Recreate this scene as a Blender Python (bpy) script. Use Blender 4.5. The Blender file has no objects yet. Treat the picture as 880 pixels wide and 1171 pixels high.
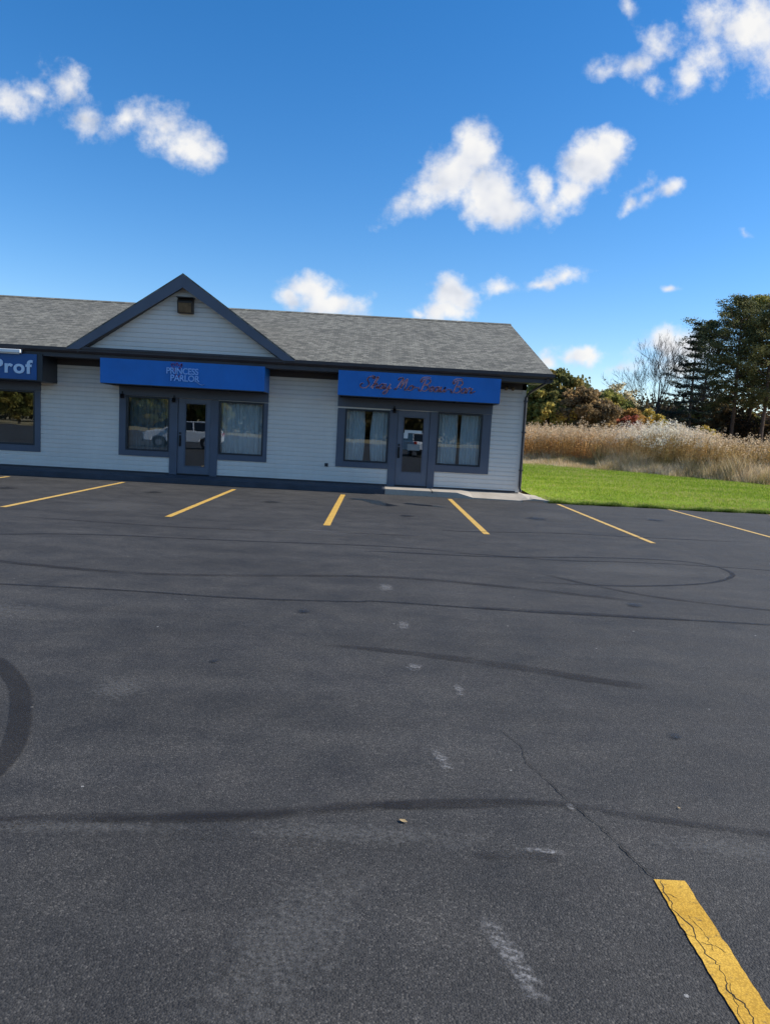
import bpy, bmesh, math, random
import numpy as np
from mathutils import Vector, Matrix
random.seed(7); rng = np.random.default_rng(7)
sc = bpy.context.scene
col = sc.collection
R = math.radians

# ------------------------------------------------------------------ camera
cam = bpy.data.cameras.new('camera'); camo = bpy.data.objects.new('camera', cam); col.objects.link(camo)
roll, pitch, yaw = R(3.1), R(6.24), R(0.94)
f = Vector((math.sin(yaw)*math.cos(pitch), math.cos(yaw)*math.cos(pitch), -math.sin(pitch)))
r0 = Vector((math.cos(yaw), -math.sin(yaw), 0)); u0 = r0.cross(f)
Xc = math.cos(roll)*r0 + math.sin(roll)*u0; Yc = -math.sin(roll)*r0 + math.cos(roll)*u0
m = Matrix((Xc, Yc, -f)).transposed().to_4x4(); m.translation = (0, 0, 1.75)
camo.matrix_world = m
cam.sensor_fit = 'VERTICAL'; cam.sensor_height = 36; cam.lens = 36*850/1171; cam.clip_end = 3000
sc.camera = camo

# ------------------------------------------------------------------ node helpers
def mat(name):
    mt = bpy.data.materials.new(name); mt.use_nodes = True
    nt = mt.node_tree; nt.nodes.clear()
    out = nt.nodes.new('ShaderNodeOutputMaterial')
    return mt, nt, out
def nd(nt, t, **kw):
    n = nt.nodes.new(t)
    for k, v in kw.items():
        if k.startswith('i_'): n.inputs[k[2:].replace('_', ' ')].default_value = v
        else: setattr(n, k, v)
    return n
def ln(nt, a, b): nt.links.new(a, b)
def math_(nt, op, a, b=None, c=None, clamp=False):
    n = nt.nodes.new('ShaderNodeMath'); n.operation = op; n.use_clamp = clamp
    for i, v in enumerate((a, b, c)):
        if v is None: continue
        if hasattr(v, 'is_linked') or hasattr(v, 'links'): nt.links.new(v, n.inputs[i])
        else: n.inputs[i].default_value = v
    return n.outputs[0]
def ramp(nt, fac, stops):
    n = nt.nodes.new('ShaderNodeValToRGB'); e = n.color_ramp.elements
    while len(e) < len(stops): e.new(0.5)
    for el, (p, c) in zip(e, stops):
        el.position = p; el.color = (*c, 1) if len(c) == 3 else c
    if fac is not None: nt.links.new(fac, n.inputs[0])
    return n.outputs[0]
def mixc(nt, fac, a, b, mode='MIX'):
    n = nt.nodes.new('ShaderNodeMix'); n.data_type = 'RGBA'; n.blend_type = mode
    for sock, v in ((n.inputs[0], fac), (n.inputs[6], a), (n.inputs[7], b)):
        if hasattr(v, 'links'): nt.links.new(v, sock)
        elif isinstance(v, (tuple, list)): sock.default_value = (*v, 1) if len(v) == 3 else v
        else: sock.default_value = v
    return n.outputs[2]
def noise(nt, vec, scale, detail=4, rough=0.55, dist=0):
    n = nt.nodes.new('ShaderNodeTexNoise'); n.inputs['Scale'].default_value = scale
    n.inputs['Detail'].default_value = detail; n.inputs['Roughness'].default_value = rough
    n.inputs['Distortion'].default_value = dist
    if vec is not None: nt.links.new(vec, n.inputs['Vector'])
    return n.outputs[0]
def objco(nt): return nt.nodes.new('ShaderNodeTexCoord').outputs['Object']
def mapping(nt, vec, scale=(1, 1, 1), loc=(0, 0, 0), rot=(0, 0, 0)):
    n = nt.nodes.new('ShaderNodeMapping'); n.inputs['Scale'].default_value = scale
    n.inputs['Location'].default_value = loc; n.inputs['Rotation'].default_value = rot
    nt.links.new(vec, n.inputs['Vector']); return n.outputs[0]
def bump(nt, h, strength, dist):
    n = nt.nodes.new('ShaderNodeBump'); n.inputs['Strength'].default_value = strength
    n.inputs['Distance'].default_value = dist; nt.links.new(h, n.inputs['Height']); return n.outputs[0]
def principled(nt, out, color, rough=0.6, metal=0, normal=None, spec=0.5):
    p = nt.nodes.new('ShaderNodeBsdfPrincipled')
    if hasattr(color, 'links'): nt.links.new(color, p.inputs['Base Color'])
    else: p.inputs['Base Color'].default_value = (*color, 1)
    if hasattr(rough, 'links'): nt.links.new(rough, p.inputs['Roughness'])
    else: p.inputs['Roughness'].default_value = rough
    p.inputs['Metallic'].default_value = metal; p.inputs['Specular IOR Level'].default_value = spec
    if normal is not None: nt.links.new(normal, p.inputs['Normal'])
    nt.links.new(p.outputs[0], out.inputs[0]); return p
def simple(name, color, rough=0.6, metal=0, var=0.15, scale=3.0, bmp=0.0, spec=0.5):
    mt, nt, out = mat(name); v = objco(nt)
    n = noise(nt, v, scale, 6)
    dark = tuple(c*(1-var) for c in color); lite = tuple(min(1, c*(1+var)) for c in color)
    c = ramp(nt, n, [(0.3, dark), (0.7, lite)])
    nb = bump(nt, noise(nt, v, scale*12, 4), bmp, 0.01) if bmp else None
    principled(nt, out, c, rough, metal, nb, spec); return mt

# ------------------------------------------------------------------ mesh helpers
class MB:
    def __init__(s): s.v = []; s.f = []
    def quad(s, a, b, c, d): n = len(s.v); s.v += [a, b, c, d]; s.f.append((n, n+1, n+2, n+3))
    def poly(s, pts): n = len(s.v); s.v += list(pts); s.f.append(tuple(range(n, n+len(pts))))
    def box(s, x0, x1, y0, y1, z0, z1):
        n = len(s.v)
        s.v += [(x0,y0,z0),(x1,y0,z0),(x1,y1,z0),(x0,y1,z0),(x0,y0,z1),(x1,y0,z1),(x1,y1,z1),(x0,y1,z1)]
        s.f += [tuple(n+i for i in q) for q in ((0,3,2,1),(4,5,6,7),(0,1,5,4),(1,2,6,5),(2,3,7,6),(3,0,4,7))]
    def prism(s, pts, off):          # closed prism from polygon pts swept by off
        n = len(s.v); k = len(pts); off = Vector(off)
        s.v += [tuple(Vector(p)) for p in pts] + [tuple(Vector(p)+off) for p in pts]
        s.f.append(tuple(range(n, n+k))[::-1]); s.f.append(tuple(range(n+k, n+2*k)))
        for i in range(k):
            j = (i+1) % k; s.f.append((n+i, n+j, n+k+j, n+k+i))
    def tube(s, path, rad, seg=8):
        path = [Vector(p) for p in path]
        if not hasattr(rad, '__len__'): rad = [rad]*len(path)
        rings = []
        for i, p in enumerate(path):
            d = (path[min(i+1, len(path)-1)]-path[max(i-1, 0)]).normalized()
            a = d.orthogonal().normalized() if abs(d.z) < .9 else d.cross(Vector((0, 1, 0))).normalized()
            b = d.cross(a).normalized(); n = len(s.v)
            for k in range(seg):
                t = 2*math.pi*k/seg; s.v.append(tuple(p+(a*math.cos(t)+b*math.sin(t))*rad[i]))
            rings.append(n)
        for i in range(len(rings)-1):
            for k in range(seg):
                k2 = (k+1) % seg
                s.f.append((rings[i]+k, rings[i]+k2, rings[i+1]+k2, rings[i+1]+k))
        s.f.append(tuple(rings[0]+k for k in range(seg))[::-1]); s.f.append(tuple(rings[-1]+k for k in range(seg)))
    def build(s, name, mt, parent=None, bevel=0, smooth=False, uv=None):
        me = bpy.data.meshes.new(name); me.from_pydata([tuple(v) for v in s.v], [], s.f); me.update()
        bm = bmesh.new(); bm.from_mesh(me); bmesh.ops.recalc_face_normals(bm, faces=bm.faces); bm.to_mesh(me); bm.free()
        o = bpy.data.objects.new(name, me); col.objects.link(o)
        if mt: me.materials.append(mt)
        if parent: o.parent = parent
        if bevel:
            b = o.modifiers.new('bevel', 'BEVEL'); b.width = bevel; b.segments = 2; b.limit_method = 'ANGLE'
        if smooth:
            for p in me.polygons: p.use_smooth = True
        return o
def tag(o, label=None, cat=None, group=None, kind=None):
    if label: o['label'] = label
    if cat: o['category'] = cat
    if group: o['group'] = group
    if kind: o['kind'] = kind
    return o
def empty(name, loc=(0, 0, 0), rz=0, label=None, cat=None, group=None):
    o = bpy.data.objects.new(name, None); col.objects.link(o); o.location = loc; o.rotation_euler = (0, 0, rz)
    o.empty_display_size = .3
    return tag(o, label, cat, group)
def np_mesh(name, V, k, C, mt, parent=None):
    """V (N*k,3) vertices, k per face, C (N,3) colour per face"""
    N = len(V)//k
    me = bpy.data.meshes.new(name); me.vertices.add(N*k); me.loops.add(N*k); me.polygons.add(N)
    me.vertices.foreach_set('co', np.ascontiguousarray(V, dtype=np.float32).ravel())
    me.loops.foreach_set('vertex_index', np.arange(N*k, dtype=np.int32))
    me.polygons.foreach_set('loop_start', np.arange(0, N*k, k, dtype=np.int32))
    me.update(calc_edges=True)
    a = me.attributes.new('leafcol', 'FLOAT_COLOR', 'POINT')
    cc = np.ones((N*k, 4), dtype=np.float32); cc[:, :3] = np.repeat(C, k, axis=0)
    a.data.foreach_set('color', cc.ravel())
    me.materials.append(mt)
    o = bpy.data.objects.new(name, me); col.objects.link(o)
    if parent: o.parent = parent
    return o
def leaf_mat(name, trans=0.35, rough=0.7):
    mt, nt, out = mat(name)
    a = nd(nt, 'ShaderNodeAttribute', attribute_name='leafcol').outputs['Color']
    d = nt.nodes.new('ShaderNodeBsdfPrincipled'); ln(nt, a, d.inputs['Base Color']); d.inputs['Roughness'].default_value = rough
    d.inputs['Specular IOR Level'].default_value = .25
    t = nt.nodes.new('ShaderNodeBsdfTranslucent'); ln(nt, a, t.inputs['Color'])
    mx = nt.nodes.new('ShaderNodeMixShader'); mx.inputs[0].default_value = trans
    ln(nt, d.outputs[0], mx.inputs[1]); ln(nt, t.outputs[0], mx.inputs[2]); ln(nt, mx.outputs[0], out.inputs[0]); return mt
M_leaf = leaf_mat('leaf', .5); M_needle = leaf_mat('needle', .3); M_straw = leaf_mat('straw', .3); M_blade = leaf_mat('grass_blade', .4)

# ------------------------------------------------------------------ world: sky and clouds by direction
SUN_EL, SUN_AZ = R(35), R(86)    # azimuth measured from +Y (away from the camera) towards +X (right)
w = bpy.data.worlds.new('World'); sc.world = w; w.use_nodes = True
nt = w.node_tree; nt.nodes.clear()
out = nt.nodes.new('ShaderNodeOutputWorld'); bg = nt.nodes.new('ShaderNodeBackground'); ln(nt, bg.outputs[0], out.inputs[0])
sky = nt.nodes.new('ShaderNodeTexSky'); sky.sky_type = 'NISHITA'; sky.sun_disc = False
sky.sun_elevation = SUN_EL; sky.sun_rotation = SUN_AZ
sky.air_density = 1.0; sky.dust_density = 0.2; sky.ozone_density = 3.0; sky.altitude = 200
STR = 0.12
bg.inputs['Strength'].default_value = STR
gen = nt.nodes.new('ShaderNodeTexCoord').outputs['Generated']
sep = nt.nodes.new('ShaderNodeSeparateXYZ'); ln(nt, gen, sep.inputs[0])
yy = math_(nt, 'MAXIMUM', sep.outputs[1], 0.02)
uu = math_(nt, 'DIVIDE', sep.outputs[0], yy); vv = math_(nt, 'DIVIDE', sep.outputs[2], yy)
cmb = nt.nodes.new('ShaderNodeCombineXYZ'); ln(nt, uu, cmb.inputs[0]); ln(nt, vv, cmb.inputs[1])
uv0 = cmb.outputs[0]
def warp(nt, vec, scale, amt):
    n = nt.nodes.new('ShaderNodeTexNoise'); n.inputs['Scale'].default_value = scale; n.inputs['Detail'].default_value = 3
    ln(nt, vec, n.inputs['Vector'])
    a = nt.nodes.new('ShaderNodeVectorMath'); a.operation = 'MULTIPLY_ADD'; ln(nt, n.outputs['Color'], a.inputs[0])
    a.inputs[1].default_value = (amt, amt, 0)
    b = nt.nodes.new('ShaderNodeVectorMath'); b.operation = 'SUBTRACT'; ln(nt, vec, b.inputs[0]); b.inputs[1].default_value = (amt/2, amt/2, 0)
    ln(nt, b.outputs[0], a.inputs[2]); return a.outputs[0]
uv = warp(nt, uv0, 22, .035)
# puffs: centre u, v, half sizes, rotation, density
PUFF = [(-.484,.388,.030,.026,0,1),(-.455,.400,.018,.014,.5,.8),(-.412,.408,.026,.032,.9,.72),(-.393,.370,.022,.020,0,.85),
 (-.345,.372,.030,.018,.5,.85),(-.322,.378,.018,.02,0,.6),(-.290,.366,.032,.03,-.5,.95),(-.262,.348,.036,.026,-.6,1.05),(-.236,.338,.022,.020,0,1.05),
 (.106,.365,.030,.034,.2,1.4),(.086,.335,.044,.036,.3,1.4),(.130,.315,.045,.039,-.4,1.45),(.150,.290,.034,.022,-.2,1.3),(.045,.296,.050,.016,.45,.8),(.060,.315,.04,.022,.6,1.1),
 (.194,.315,.015,.036,.1,.95),(.278,.379,.026,.027,0,1.4),(.256,.353,.040,.034,.8,1.4),(.236,.322,.032,.023,.9,1.15),(.212,.297,.028,.018,.7,.8),
 (.336,.318,.026,.010,.7,.55),(.362,.334,.018,.010,.6,.85),(.312,.306,.014,.012,.3,.8),(.325,.335,.022,.007,.6,.4),
 (.455,.535,.072,.040,-.1,1.0),(.500,.505,.06,.045,.0,1.0),(.400,.535,.035,.034,0,.9),(.520,.480,.03,.03,0,1),(.400,.500,.028,.034,-.2,.85),(.372,.470,.022,.022,0,.75),
 (.330,.505,.024,.026,.3,.75),(.305,.480,.030,.016,.2,.72),(.270,.472,.028,.012,.5,.5),(.327,.455,.016,.012,0,.6),(.292,.550,.012,.016,.5,.7),
 (-.095,.178,.040,.022,0,1.25),(-.070,.164,.050,.018,0,1.25),(-.125,.166,.022,.016,0,1.15),(-.035,.168,.020,.009,0,.7),
 (.088,.184,.026,.024,0,1.25),(.082,.162,.030,.018,0,1.2),(.048,.154,.018,.007,0,.7),
 (.153,.195,.026,.011,0,.8),(.236,.213,.034,.012,.3,.95),(.205,.205,.022,.008,.3,.7),(.374,.210,.010,.005,0,.7),(.468,.278,.010,.008,0,.6),
 (.270,.116,.030,.012,0,1.15),(.275,.122,.014,.012,0,1.15),(.250,.112,.02,.007,0,.7),(.378,.133,.034,.022,0,1.15),(.410,.135,.030,.022,0,1.15),(.390,.105,.05,.02,0,.9),(.218,.106,.016,.012,0,1),(.320,.100,.03,.010,0,.7)]
acc = None
for (cu, cv, su, sv, rt, dn) in PUFF:
    mp = nt.nodes.new('ShaderNodeMapping'); mp.vector_type = 'TEXTURE'; ln(nt, uv, mp.inputs[0])
    mp.inputs['Location'].default_value = (cu, cv, 0); mp.inputs['Rotation'].default_value = (0, 0, rt); mp.inputs['Scale'].default_value = (su*1.28, sv*1.28, 1)
    l = nt.nodes.new('ShaderNodeVectorMath'); l.operation = 'LENGTH'; ln(nt, mp.outputs[0], l.inputs[0])
    v = math_(nt, 'MULTIPLY', math_(nt, 'SUBTRACT', 1.0, l.outputs['Value']), dn)
    acc = v if acc is None else math_(nt, 'SMOOTH_MAX', acc, v, .25)
fn = noise(nt, uv0, 26, 9, .62); fn2 = noise(nt, uv0, 95, 6, .6)
dens = math_(nt, 'ADD', acc, math_(nt, 'MULTIPLY', math_(nt, 'SUBTRACT', fn, .5), 1.5))
dens = math_(nt, 'ADD', dens, math_(nt, 'MULTIPLY', math_(nt, 'SUBTRACT', fn2, .5), .45))
front = math_(nt, 'GREATER_THAN', sep.outputs[1], 0.05)
alpha = nt.nodes.new('ShaderNodeMapRange'); alpha.interpolation_type = 'SMOOTHSTEP'
ln(nt, dens, alpha.inputs[0]); alpha.inputs[1].default_value = -.04; alpha.inputs[2].default_value = .95; alpha.inputs[3].default_value = 0; alpha.inputs[4].default_value = .97
al = math_(nt, 'MULTIPLY', alpha.outputs[0], front)
# clouds in the rest of the sky (seen only reflected)
gn = noise(nt, mapping(nt, gen, (2.2, 2.2, 5)), 1.6, 7, .6)
ga = nt.nodes.new('ShaderNodeMapRange'); ln(nt, gn, ga.inputs[0]); ga.inputs[1].default_value = .55; ga.inputs[2].default_value = .68
back = math_(nt, 'LESS_THAN', sep.outputs[1], -0.25)
al = math_(nt, 'MAXIMUM', al, math_(nt, 'MULTIPLY', ga.outputs[0], back))
# the lit side of a puff faces the sun (to the right and up)
off = nt.nodes.new('ShaderNodeVectorMath'); off.operation = 'ADD'; ln(nt, uv0, off.inputs[0]); off.inputs[1].default_value = (.012, .018, 0)
fs = noise(nt, uv0, 15, 3, .5); fo = noise(nt, off.outputs[0], 15, 3, .5)
rel = math_(nt, 'MULTIPLY_ADD', math_(nt, 'SUBTRACT', fs, fo), 1.9, .70, clamp=True)
thick = nt.nodes.new('ShaderNodeMapRange'); ln(nt, dens, thick.inputs[0]); thick.inputs[1].default_value = .6; thick.inputs[2].default_value = 1.3; thick.inputs[3].default_value = 0; thick.inputs[4].default_value = .07
rel = math_(nt, 'SUBTRACT', rel, thick.outputs[0], clamp=True)
ccol = ramp(nt, rel, [(.20, (.62, .66, .74)), (.52, (.84, .86, .91)), (.85, (1.0, .99, .97))])
cs = nt.nodes.new('ShaderNodeVectorMath'); cs.operation = 'SCALE'; ln(nt, ccol, cs.inputs[0]); cs.inputs['Scale'].default_value = .66/STR
hs = nt.nodes.new('ShaderNodeHueSaturation'); hs.inputs['Saturation'].default_value = 1.34; hs.inputs['Value'].default_value = 1.0
ln(nt, sky.outputs[0], hs.inputs['Color'])
skyc = mixc(nt, 1.0, hs.outputs[0], (.98, .94, 1.0), 'MULTIPLY')
fin = mixc(nt, al, skyc, cs.outputs[0])
ln(nt, fin, bg.inputs['Color'])

sun = bpy.data.lights.new('sun', 'SUN'); sun.energy = 4.8; sun.angle = R(.53); sun.color = (1, .95, .87)
so = bpy.data.objects.new('sun', sun); col.objects.link(so)
sd = Vector((math.sin(SUN_AZ)*math.cos(SUN_EL), math.cos(SUN_AZ)*math.cos(SUN_EL), math.sin(SUN_EL)))
so.rotation_euler = sd.to_track_quat('Z', 'Y').to_euler(); so.location = sd*60

sc.view_settings.view_transform = 'Standard'; sc.view_settings.look = 'None'; sc.view_settings.gamma = 1; sc.view_settings.exposure = 0.55

# ------------------------------------------------------------------ materials
def asphalt_mat():
    mt, nt, out = mat('asphalt'); v = objco(nt)
    big = noise(nt, v, .35, 6, .6); mid = noise(nt, v, 2.3, 7, .65); fine = noise(nt, v, 60, 5, .7)
    streak = noise(nt, mapping(nt, v, (.35, 1.6, 1)), 1.2, 6, .6)
    vo = nd(nt, 'ShaderNodeTexVoronoi', i_Scale=135.0); ln(nt, v, vo.inputs['Vector'])
    sepc = nt.nodes.new('ShaderNodeSeparateColor'); ln(nt, vo.outputs['Color'], sepc.inputs[0])
    c = ramp(nt, big, [(.3, (.033, .0312, .0290)), (.7, (.049, .0463, .0430))])
    c = mixc(nt, .6, c, ramp(nt, mid, [(.25, (.45, .45, .46)), (.5, (1, 1, 1)), (.75, (1.5, 1.48, 1.45))]), 'MULTIPLY')
    c = mixc(nt, .5, c, ramp(nt, streak, [(.3, (.6, .6, .61)), (.7, (1.42, 1.42, 1.42))]), 'MULTIPLY')
    st = ramp(nt, sepc.outputs[0], [(0, (.42, .42, .42)), (.5, (.9, .9, .9)), (.86, (1.28, 1.27, 1.25)), (1, (2.3, 2.25, 2.15))])
    c = mixc(nt, .85, c, st, 'MULTIPLY')
    # pale worn scuffs
    pn = noise(nt, mapping(nt, v, (.8, 1.5, 1), (31, 7, 0)), 1.1, 9, .72, .6)
    c = mixc(nt, math_(nt, 'MULTIPLY', ramp(nt, pn, [(.62, (0, 0, 0)), (.78, (1, 1, 1))]), .45), c, (.12, .12, .118))
    # sparse tiny holes and specks
    vh = nd(nt, 'ShaderNodeTexVoronoi', i_Scale=9.0); ln(nt, v, vh.inputs['Vector'])
    hole = math_(nt, 'LESS_THAN', vh.outputs['Distance'], .055)
    c = mixc(nt, math_(nt, 'MULTIPLY', hole, .8), c, (.008, .008, .009))
    vs = nd(nt, 'ShaderNodeTexVoronoi', i_Scale=3.1); ln(nt, mapping(nt, v, loc=(9, 3, 1)), vs.inputs['Vector'])
    c = mixc(nt, math_(nt, 'MULTIPLY', math_(nt, 'LESS_THAN', vs.outputs['Distance'], .028), .7), c, (.32, .31, .29))
    h = math_(nt, 'ADD', math_(nt, 'MULTIPLY', vo.outputs['Distance'], -1.0), math_(nt, 'MULTIPLY', fine, .8))
    rg = ramp(nt, mid, [(.3, (.72, .72, .72)), (.7, (.9, .9, .9))])
    principled(nt, out, c, rg, 0, bump(nt, h, .6, .005), .35); return mt
def decal_mat(name, color, strength, rough=.8, nscale=6, contrast=(.35, .7), soft=True):
    mt, nt, out = mat(name); tc = nt.nodes.new('ShaderNodeTexCoord')
    s = nt.nodes.new('ShaderNodeSeparateXYZ'); ln(nt, tc.outputs['UV'], s.inputs[0])
    e = math_(nt, 'ABSOLUTE', math_(nt, 'MULTIPLY_ADD', s.outputs[1], 2.0, -1.0))
    n = noise(nt, tc.outputs['Object'], nscale, 7, .7)
    e = math_(nt, 'ADD', e, math_(nt, 'MULTIPLY', math_(nt, 'SUBTRACT', n, .5), .9))
    edge = nt.nodes.new('ShaderNodeMapRange'); edge.interpolation_type = 'SMOOTHSTEP'; ln(nt, e, edge.inputs[0])
    edge.inputs[1].default_value = .95; edge.inputs[2].default_value = .5
    n2 = ramp(nt, noise(nt, tc.outputs['Object'], nscale*.35, 5, .6), [(contrast[0], (0.15, .15, .15)), (contrast[1], (1, 1, 1))])
    ends = math_(nt, 'MULTIPLY', math_(nt, 'MULTIPLY', s.outputs[0], math_(nt, 'SUBTRACT', 1.0, s.outputs[0])), 9.0, clamp=True)
    fine = ramp(nt, noise(nt, tc.outputs['Object'], 90, 4, .7), [(.3, (.4, .4, .4)), (.6, (1, 1, 1))])
    a = math_(nt, 'MULTIPLY', math_(nt, 'MULTIPLY', math_(nt, 'MULTIPLY', edge.outputs[0], n2), ends), math_(nt, 'MULTIPLY', fine, strength))
    p = nt.nodes.new('ShaderNodeBsdfPrincipled'); p.inputs['Base Color'].default_value = (*color, 1); p.inputs['Roughness'].default_value = rough
    p.inputs['Specular IOR Level'].default_value = .35
    t = nt.nodes.new('ShaderNodeBsdfTransparent'); mx = nt.nodes.new('ShaderNodeMixShader')
    ln(nt, a, mx.inputs[0]); ln(nt, t.outputs[0], mx.inputs[1]); ln(nt, p.outputs[0], mx.inputs[2]); ln(nt, mx.outputs[0], out.inputs[0]); return mt
def line_mat():
    mt, nt, out = mat('yellow_line_paint'); v = objco(nt); tc = nt.nodes.new('ShaderNodeTexCoord')
    n = noise(nt, v, 30, 8, .7); n1 = noise(nt, v, 4, 5, .6)
    c = ramp(nt, n1, [(.3, (.58, .32, .03)), (.7, (.68, .41, .06))])
    info = nd(nt, 'ShaderNodeAttribute', attribute_type='OBJECT', attribute_name='worn').outputs['Fac']
    c = mixc(nt, info, c, (.68, .47, .19))
    c = mixc(nt, ramp(nt, n, [(.57, (0, 0, 0)), (.70, (1, 1, 1))]), c, (.16, .11, .045))
    vo = nd(nt, 'ShaderNodeTexVoronoi', i_Scale=135.0); ln(nt, v, vo.inputs['Vector'])
    h = math_(nt, 'MULTIPLY_ADD', vo.outputs['Distance'], -1.0, noise(nt, v, 60, 4))
    c = mixc(nt, .5, c, ramp(nt, n1, [(.3, (.8, .8, .8)), (.7, (1.1, 1.1, 1.1))]), 'MULTIPLY')
    c = mixc(nt, .6, c, ramp(nt, vo.outputs['Distance'], [(.2, (1.08, 1.08, 1.08)), (.75, (.55, .52, .45))]), 'MULTIPLY')
    principled(nt, out, c, .75, 0, bump(nt, h, .22, .003), .25); return mt
def siding_mat():
    mt, nt, out = mat('vinyl_siding'); v = objco(nt)
    n = noise(nt, v, .9, 6, .6); n2 = noise(nt, mapping(nt, v, (6, 6, .6)), 1.6, 5, .7)
    c = ramp(nt, n, [(.3, (.71, .64, .55)), (.7, (.79, .715, .615))])
    c = mixc(nt, .12, c, ramp(nt, n2, [(.3, (.7, .7, .68)), (.6, (1, 1, 1))]), 'MULTIPLY')
    g = noise(nt, mapping(nt, v, (2, 30, 60)), 3, 4)
    principled(nt, out, c, .5, 0, bump(nt, g, .15, .003), .4); return mt
def shingle_mat():
    mt, nt, out = mat('asphalt_shingle'); v = objco(nt)
    b = nt.nodes.new('ShaderNodeTexBrick'); ln(nt, v, b.inputs['Vector'])
    b.inputs['Scale'].default_value = 1; b.inputs['Brick Width'].default_value = .17; b.inputs['Row Height'].default_value = .137
    b.inputs['Mortar Size'].default_value = .006; b.inputs['Mortar Smooth'].default_value = .3; b.offset = .37; b.squash = 1
    b.inputs['Color1'].default_value = (.13, .13, .125, 1); b.inputs['Color2'].default_value = (.27, .265, .25, 1); b.inputs['Mortar'].default_value = (.06, .06, .06, 1)
    wv = nt.nodes.new('ShaderNodeSeparateXYZ'); ln(nt, v, wv.inputs[0])
    saw = math_(nt, 'FRACT', math_(nt, 'DIVIDE', wv.outputs[1], .137))
    n = noise(nt, v, 5.5, 5, .7); n2 = noise(nt, mapping(nt, v, (.6, .3, 1)), 1.5, 5)
    c = mixc(nt, .75, b.outputs[0], ramp(nt, n, [(.3, (.72, .72, .70)), (.7, (1.26, 1.26, 1.20))]), 'MULTIPLY')
    c = mixc(nt, .5, c, ramp(nt, n2, [(.3, (.8, .8, .8)), (.7, (1.2, 1.2, 1.17))]), 'MULTIPLY')
    c = mixc(nt, 1.0, c, (.79, .77, .70), 'MULTIPLY')
    h = math_(nt, 'ADD', math_(nt, 'MULTIPLY', saw, -.6), math_(nt, 'MULTIPLY', noise(nt, v, 120, 3), .35))
    h = math_(nt, 'ADD', h, math_(nt, 'MULTIPLY', b.outputs['Fac'], -.3))
    principled(nt, out, c, .9, 0, bump(nt, h, .8, .012), .2); return mt
def concrete_mat():
    mt, nt, out = mat('concrete'); v = objco(nt)
    n = noise(nt, v, 1.7, 7, .65); n2 = noise(nt, v, 45, 5, .7)
    c = ramp(nt, n, [(.3, (.32, .28, .225)), (.7, (.44, .39, .32))])
    c = mixc(nt, .5, c, ramp(nt, n2, [(.3, (.75, .75, .75)), (.7, (1.15, 1.15, 1.15))]), 'MULTIPLY')
    principled(nt, out, c, .85, 0, bump(nt, n2, .4, .004), .3); return mt
def glass_mat():
    mt, nt, out = mat('window_glass'); v = objco(nt)
    lw = nt.nodes.new('ShaderNodeFresnel'); lw.inputs[0].default_value = 1.55
    fac = math_(nt, 'MULTIPLY_ADD', lw.outputs[0], 1.2, .06, clamp=True)
    g = nt.nodes.new('ShaderNodeBsdfGlossy'); g.inputs['Roughness'].default_value = .004; g.inputs['Color'].default_value = (.92, .96, 1, 1)
    ln(nt, bump(nt, noise(nt, v, .8, 2), .06, .02), g.inputs['Normal'])
    t = nt.nodes.new('ShaderNodeBsdfTransparent'); t.inputs[0].default_value = (.93, .96, .96, 1)
    mx = nt.nodes.new('ShaderNodeMixShader'); ln(nt, fac, mx.inputs[0]); ln(nt, t.outputs[0], mx.inputs[1]); ln(nt, g.outputs[0], mx.inputs[2])
    ln(nt, mx.outputs[0], out.inputs[0]); return mt
def fabric_mat():
    mt, nt, out = mat('blue_awning_fabric'); v = objco(nt)
    n = noise(nt, mapping(nt, v, (.8, 1, .6)), 2.2, 5)
    c = ramp(nt, n, [(.3, (.001, .130, .43)), (.7, (.002, .165, .54))])
    principled(nt, out, c, .45, 0, bump(nt, noise(nt, mapping(nt, v, (1.2, 1, .4)), 2.5, 3), .3, .03), .5); return mt
def lawn_mat():
    mt, nt, out = mat('lawn_turf'); v = objco(nt)
    n = noise(nt, mapping(nt, v, (.5, 1, 1)), .5, 7, .65); n2 = noise(nt, v, 14, 6, .7)
    c = ramp(nt, n, [(.3, (.12, .20, .015)), (.55, (.20, .29, .02)), (.75, (.30, .31, .06))])
    c = mixc(nt, .7, c, ramp(nt, n2, [(.3, (.5, .5, .5)), (.7, (1.35, 1.3, 1.2))]), 'MULTIPLY')
    principled(nt, out, c, .9, 0, bump(nt, n2, 1, .04), .15); return mt
def field_mat():
    mt, nt, out = mat('field_soil'); v = objco(nt)
    n = noise(nt, v, .4, 8, .65)
    c = ramp(nt, n, [(.3, (.20, .15, .08)), (.55, (.30, .24, .13)), (.75, (.22, .22, .08))])
    principled(nt, out, c, .95, 0, bump(nt, noise(nt, v, 6, 6), 1, .06), .1); return mt

M_asph = asphalt_mat(); M_line = line_mat(); M_side = siding_mat(); M_shin = shingle_mat(); M_conc = concrete_mat()
M_glass = glass_mat(); M_fab = fabric_mat(); M_lawn = lawn_mat(); M_field = field_mat()
M_walk = simple('dark_walk', (.045, .050, .062), .75, 0, .25, 2.5, .3)
M_trim = simple('slate_blue_trim', (.088, .100, .128), .5, 0, .12, 1.5, .08)
M_trim2 = simple('slate_door_paint', (.115, .130, .160), .45, 0, .10, 2, .05)
M_gut = simple('dark_brown_gutter', (.040, .034, .036), .45, 0, .2, 2)
M_soff = simple('brown_soffit', (.060, .052, .048), .7, 0, .15, 3)
M_dark = simple('black_frame', (.016, .018, .022), .4, 0, .2, 6)
M_blackmetal = simple('black_metal', (.012, .012, .014), .35, .4, .2, 6)
M_room = simple('room_paint', (.20, .18, .16), .9, 0, .2, 1)
M_floor = simple('room_floor', (.12, .09, .07), .6, 0, .3, 2)
M_curt = simple('white_curtain_cloth', (.86, .87, .86), .9, 0, .06, 3)
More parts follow.
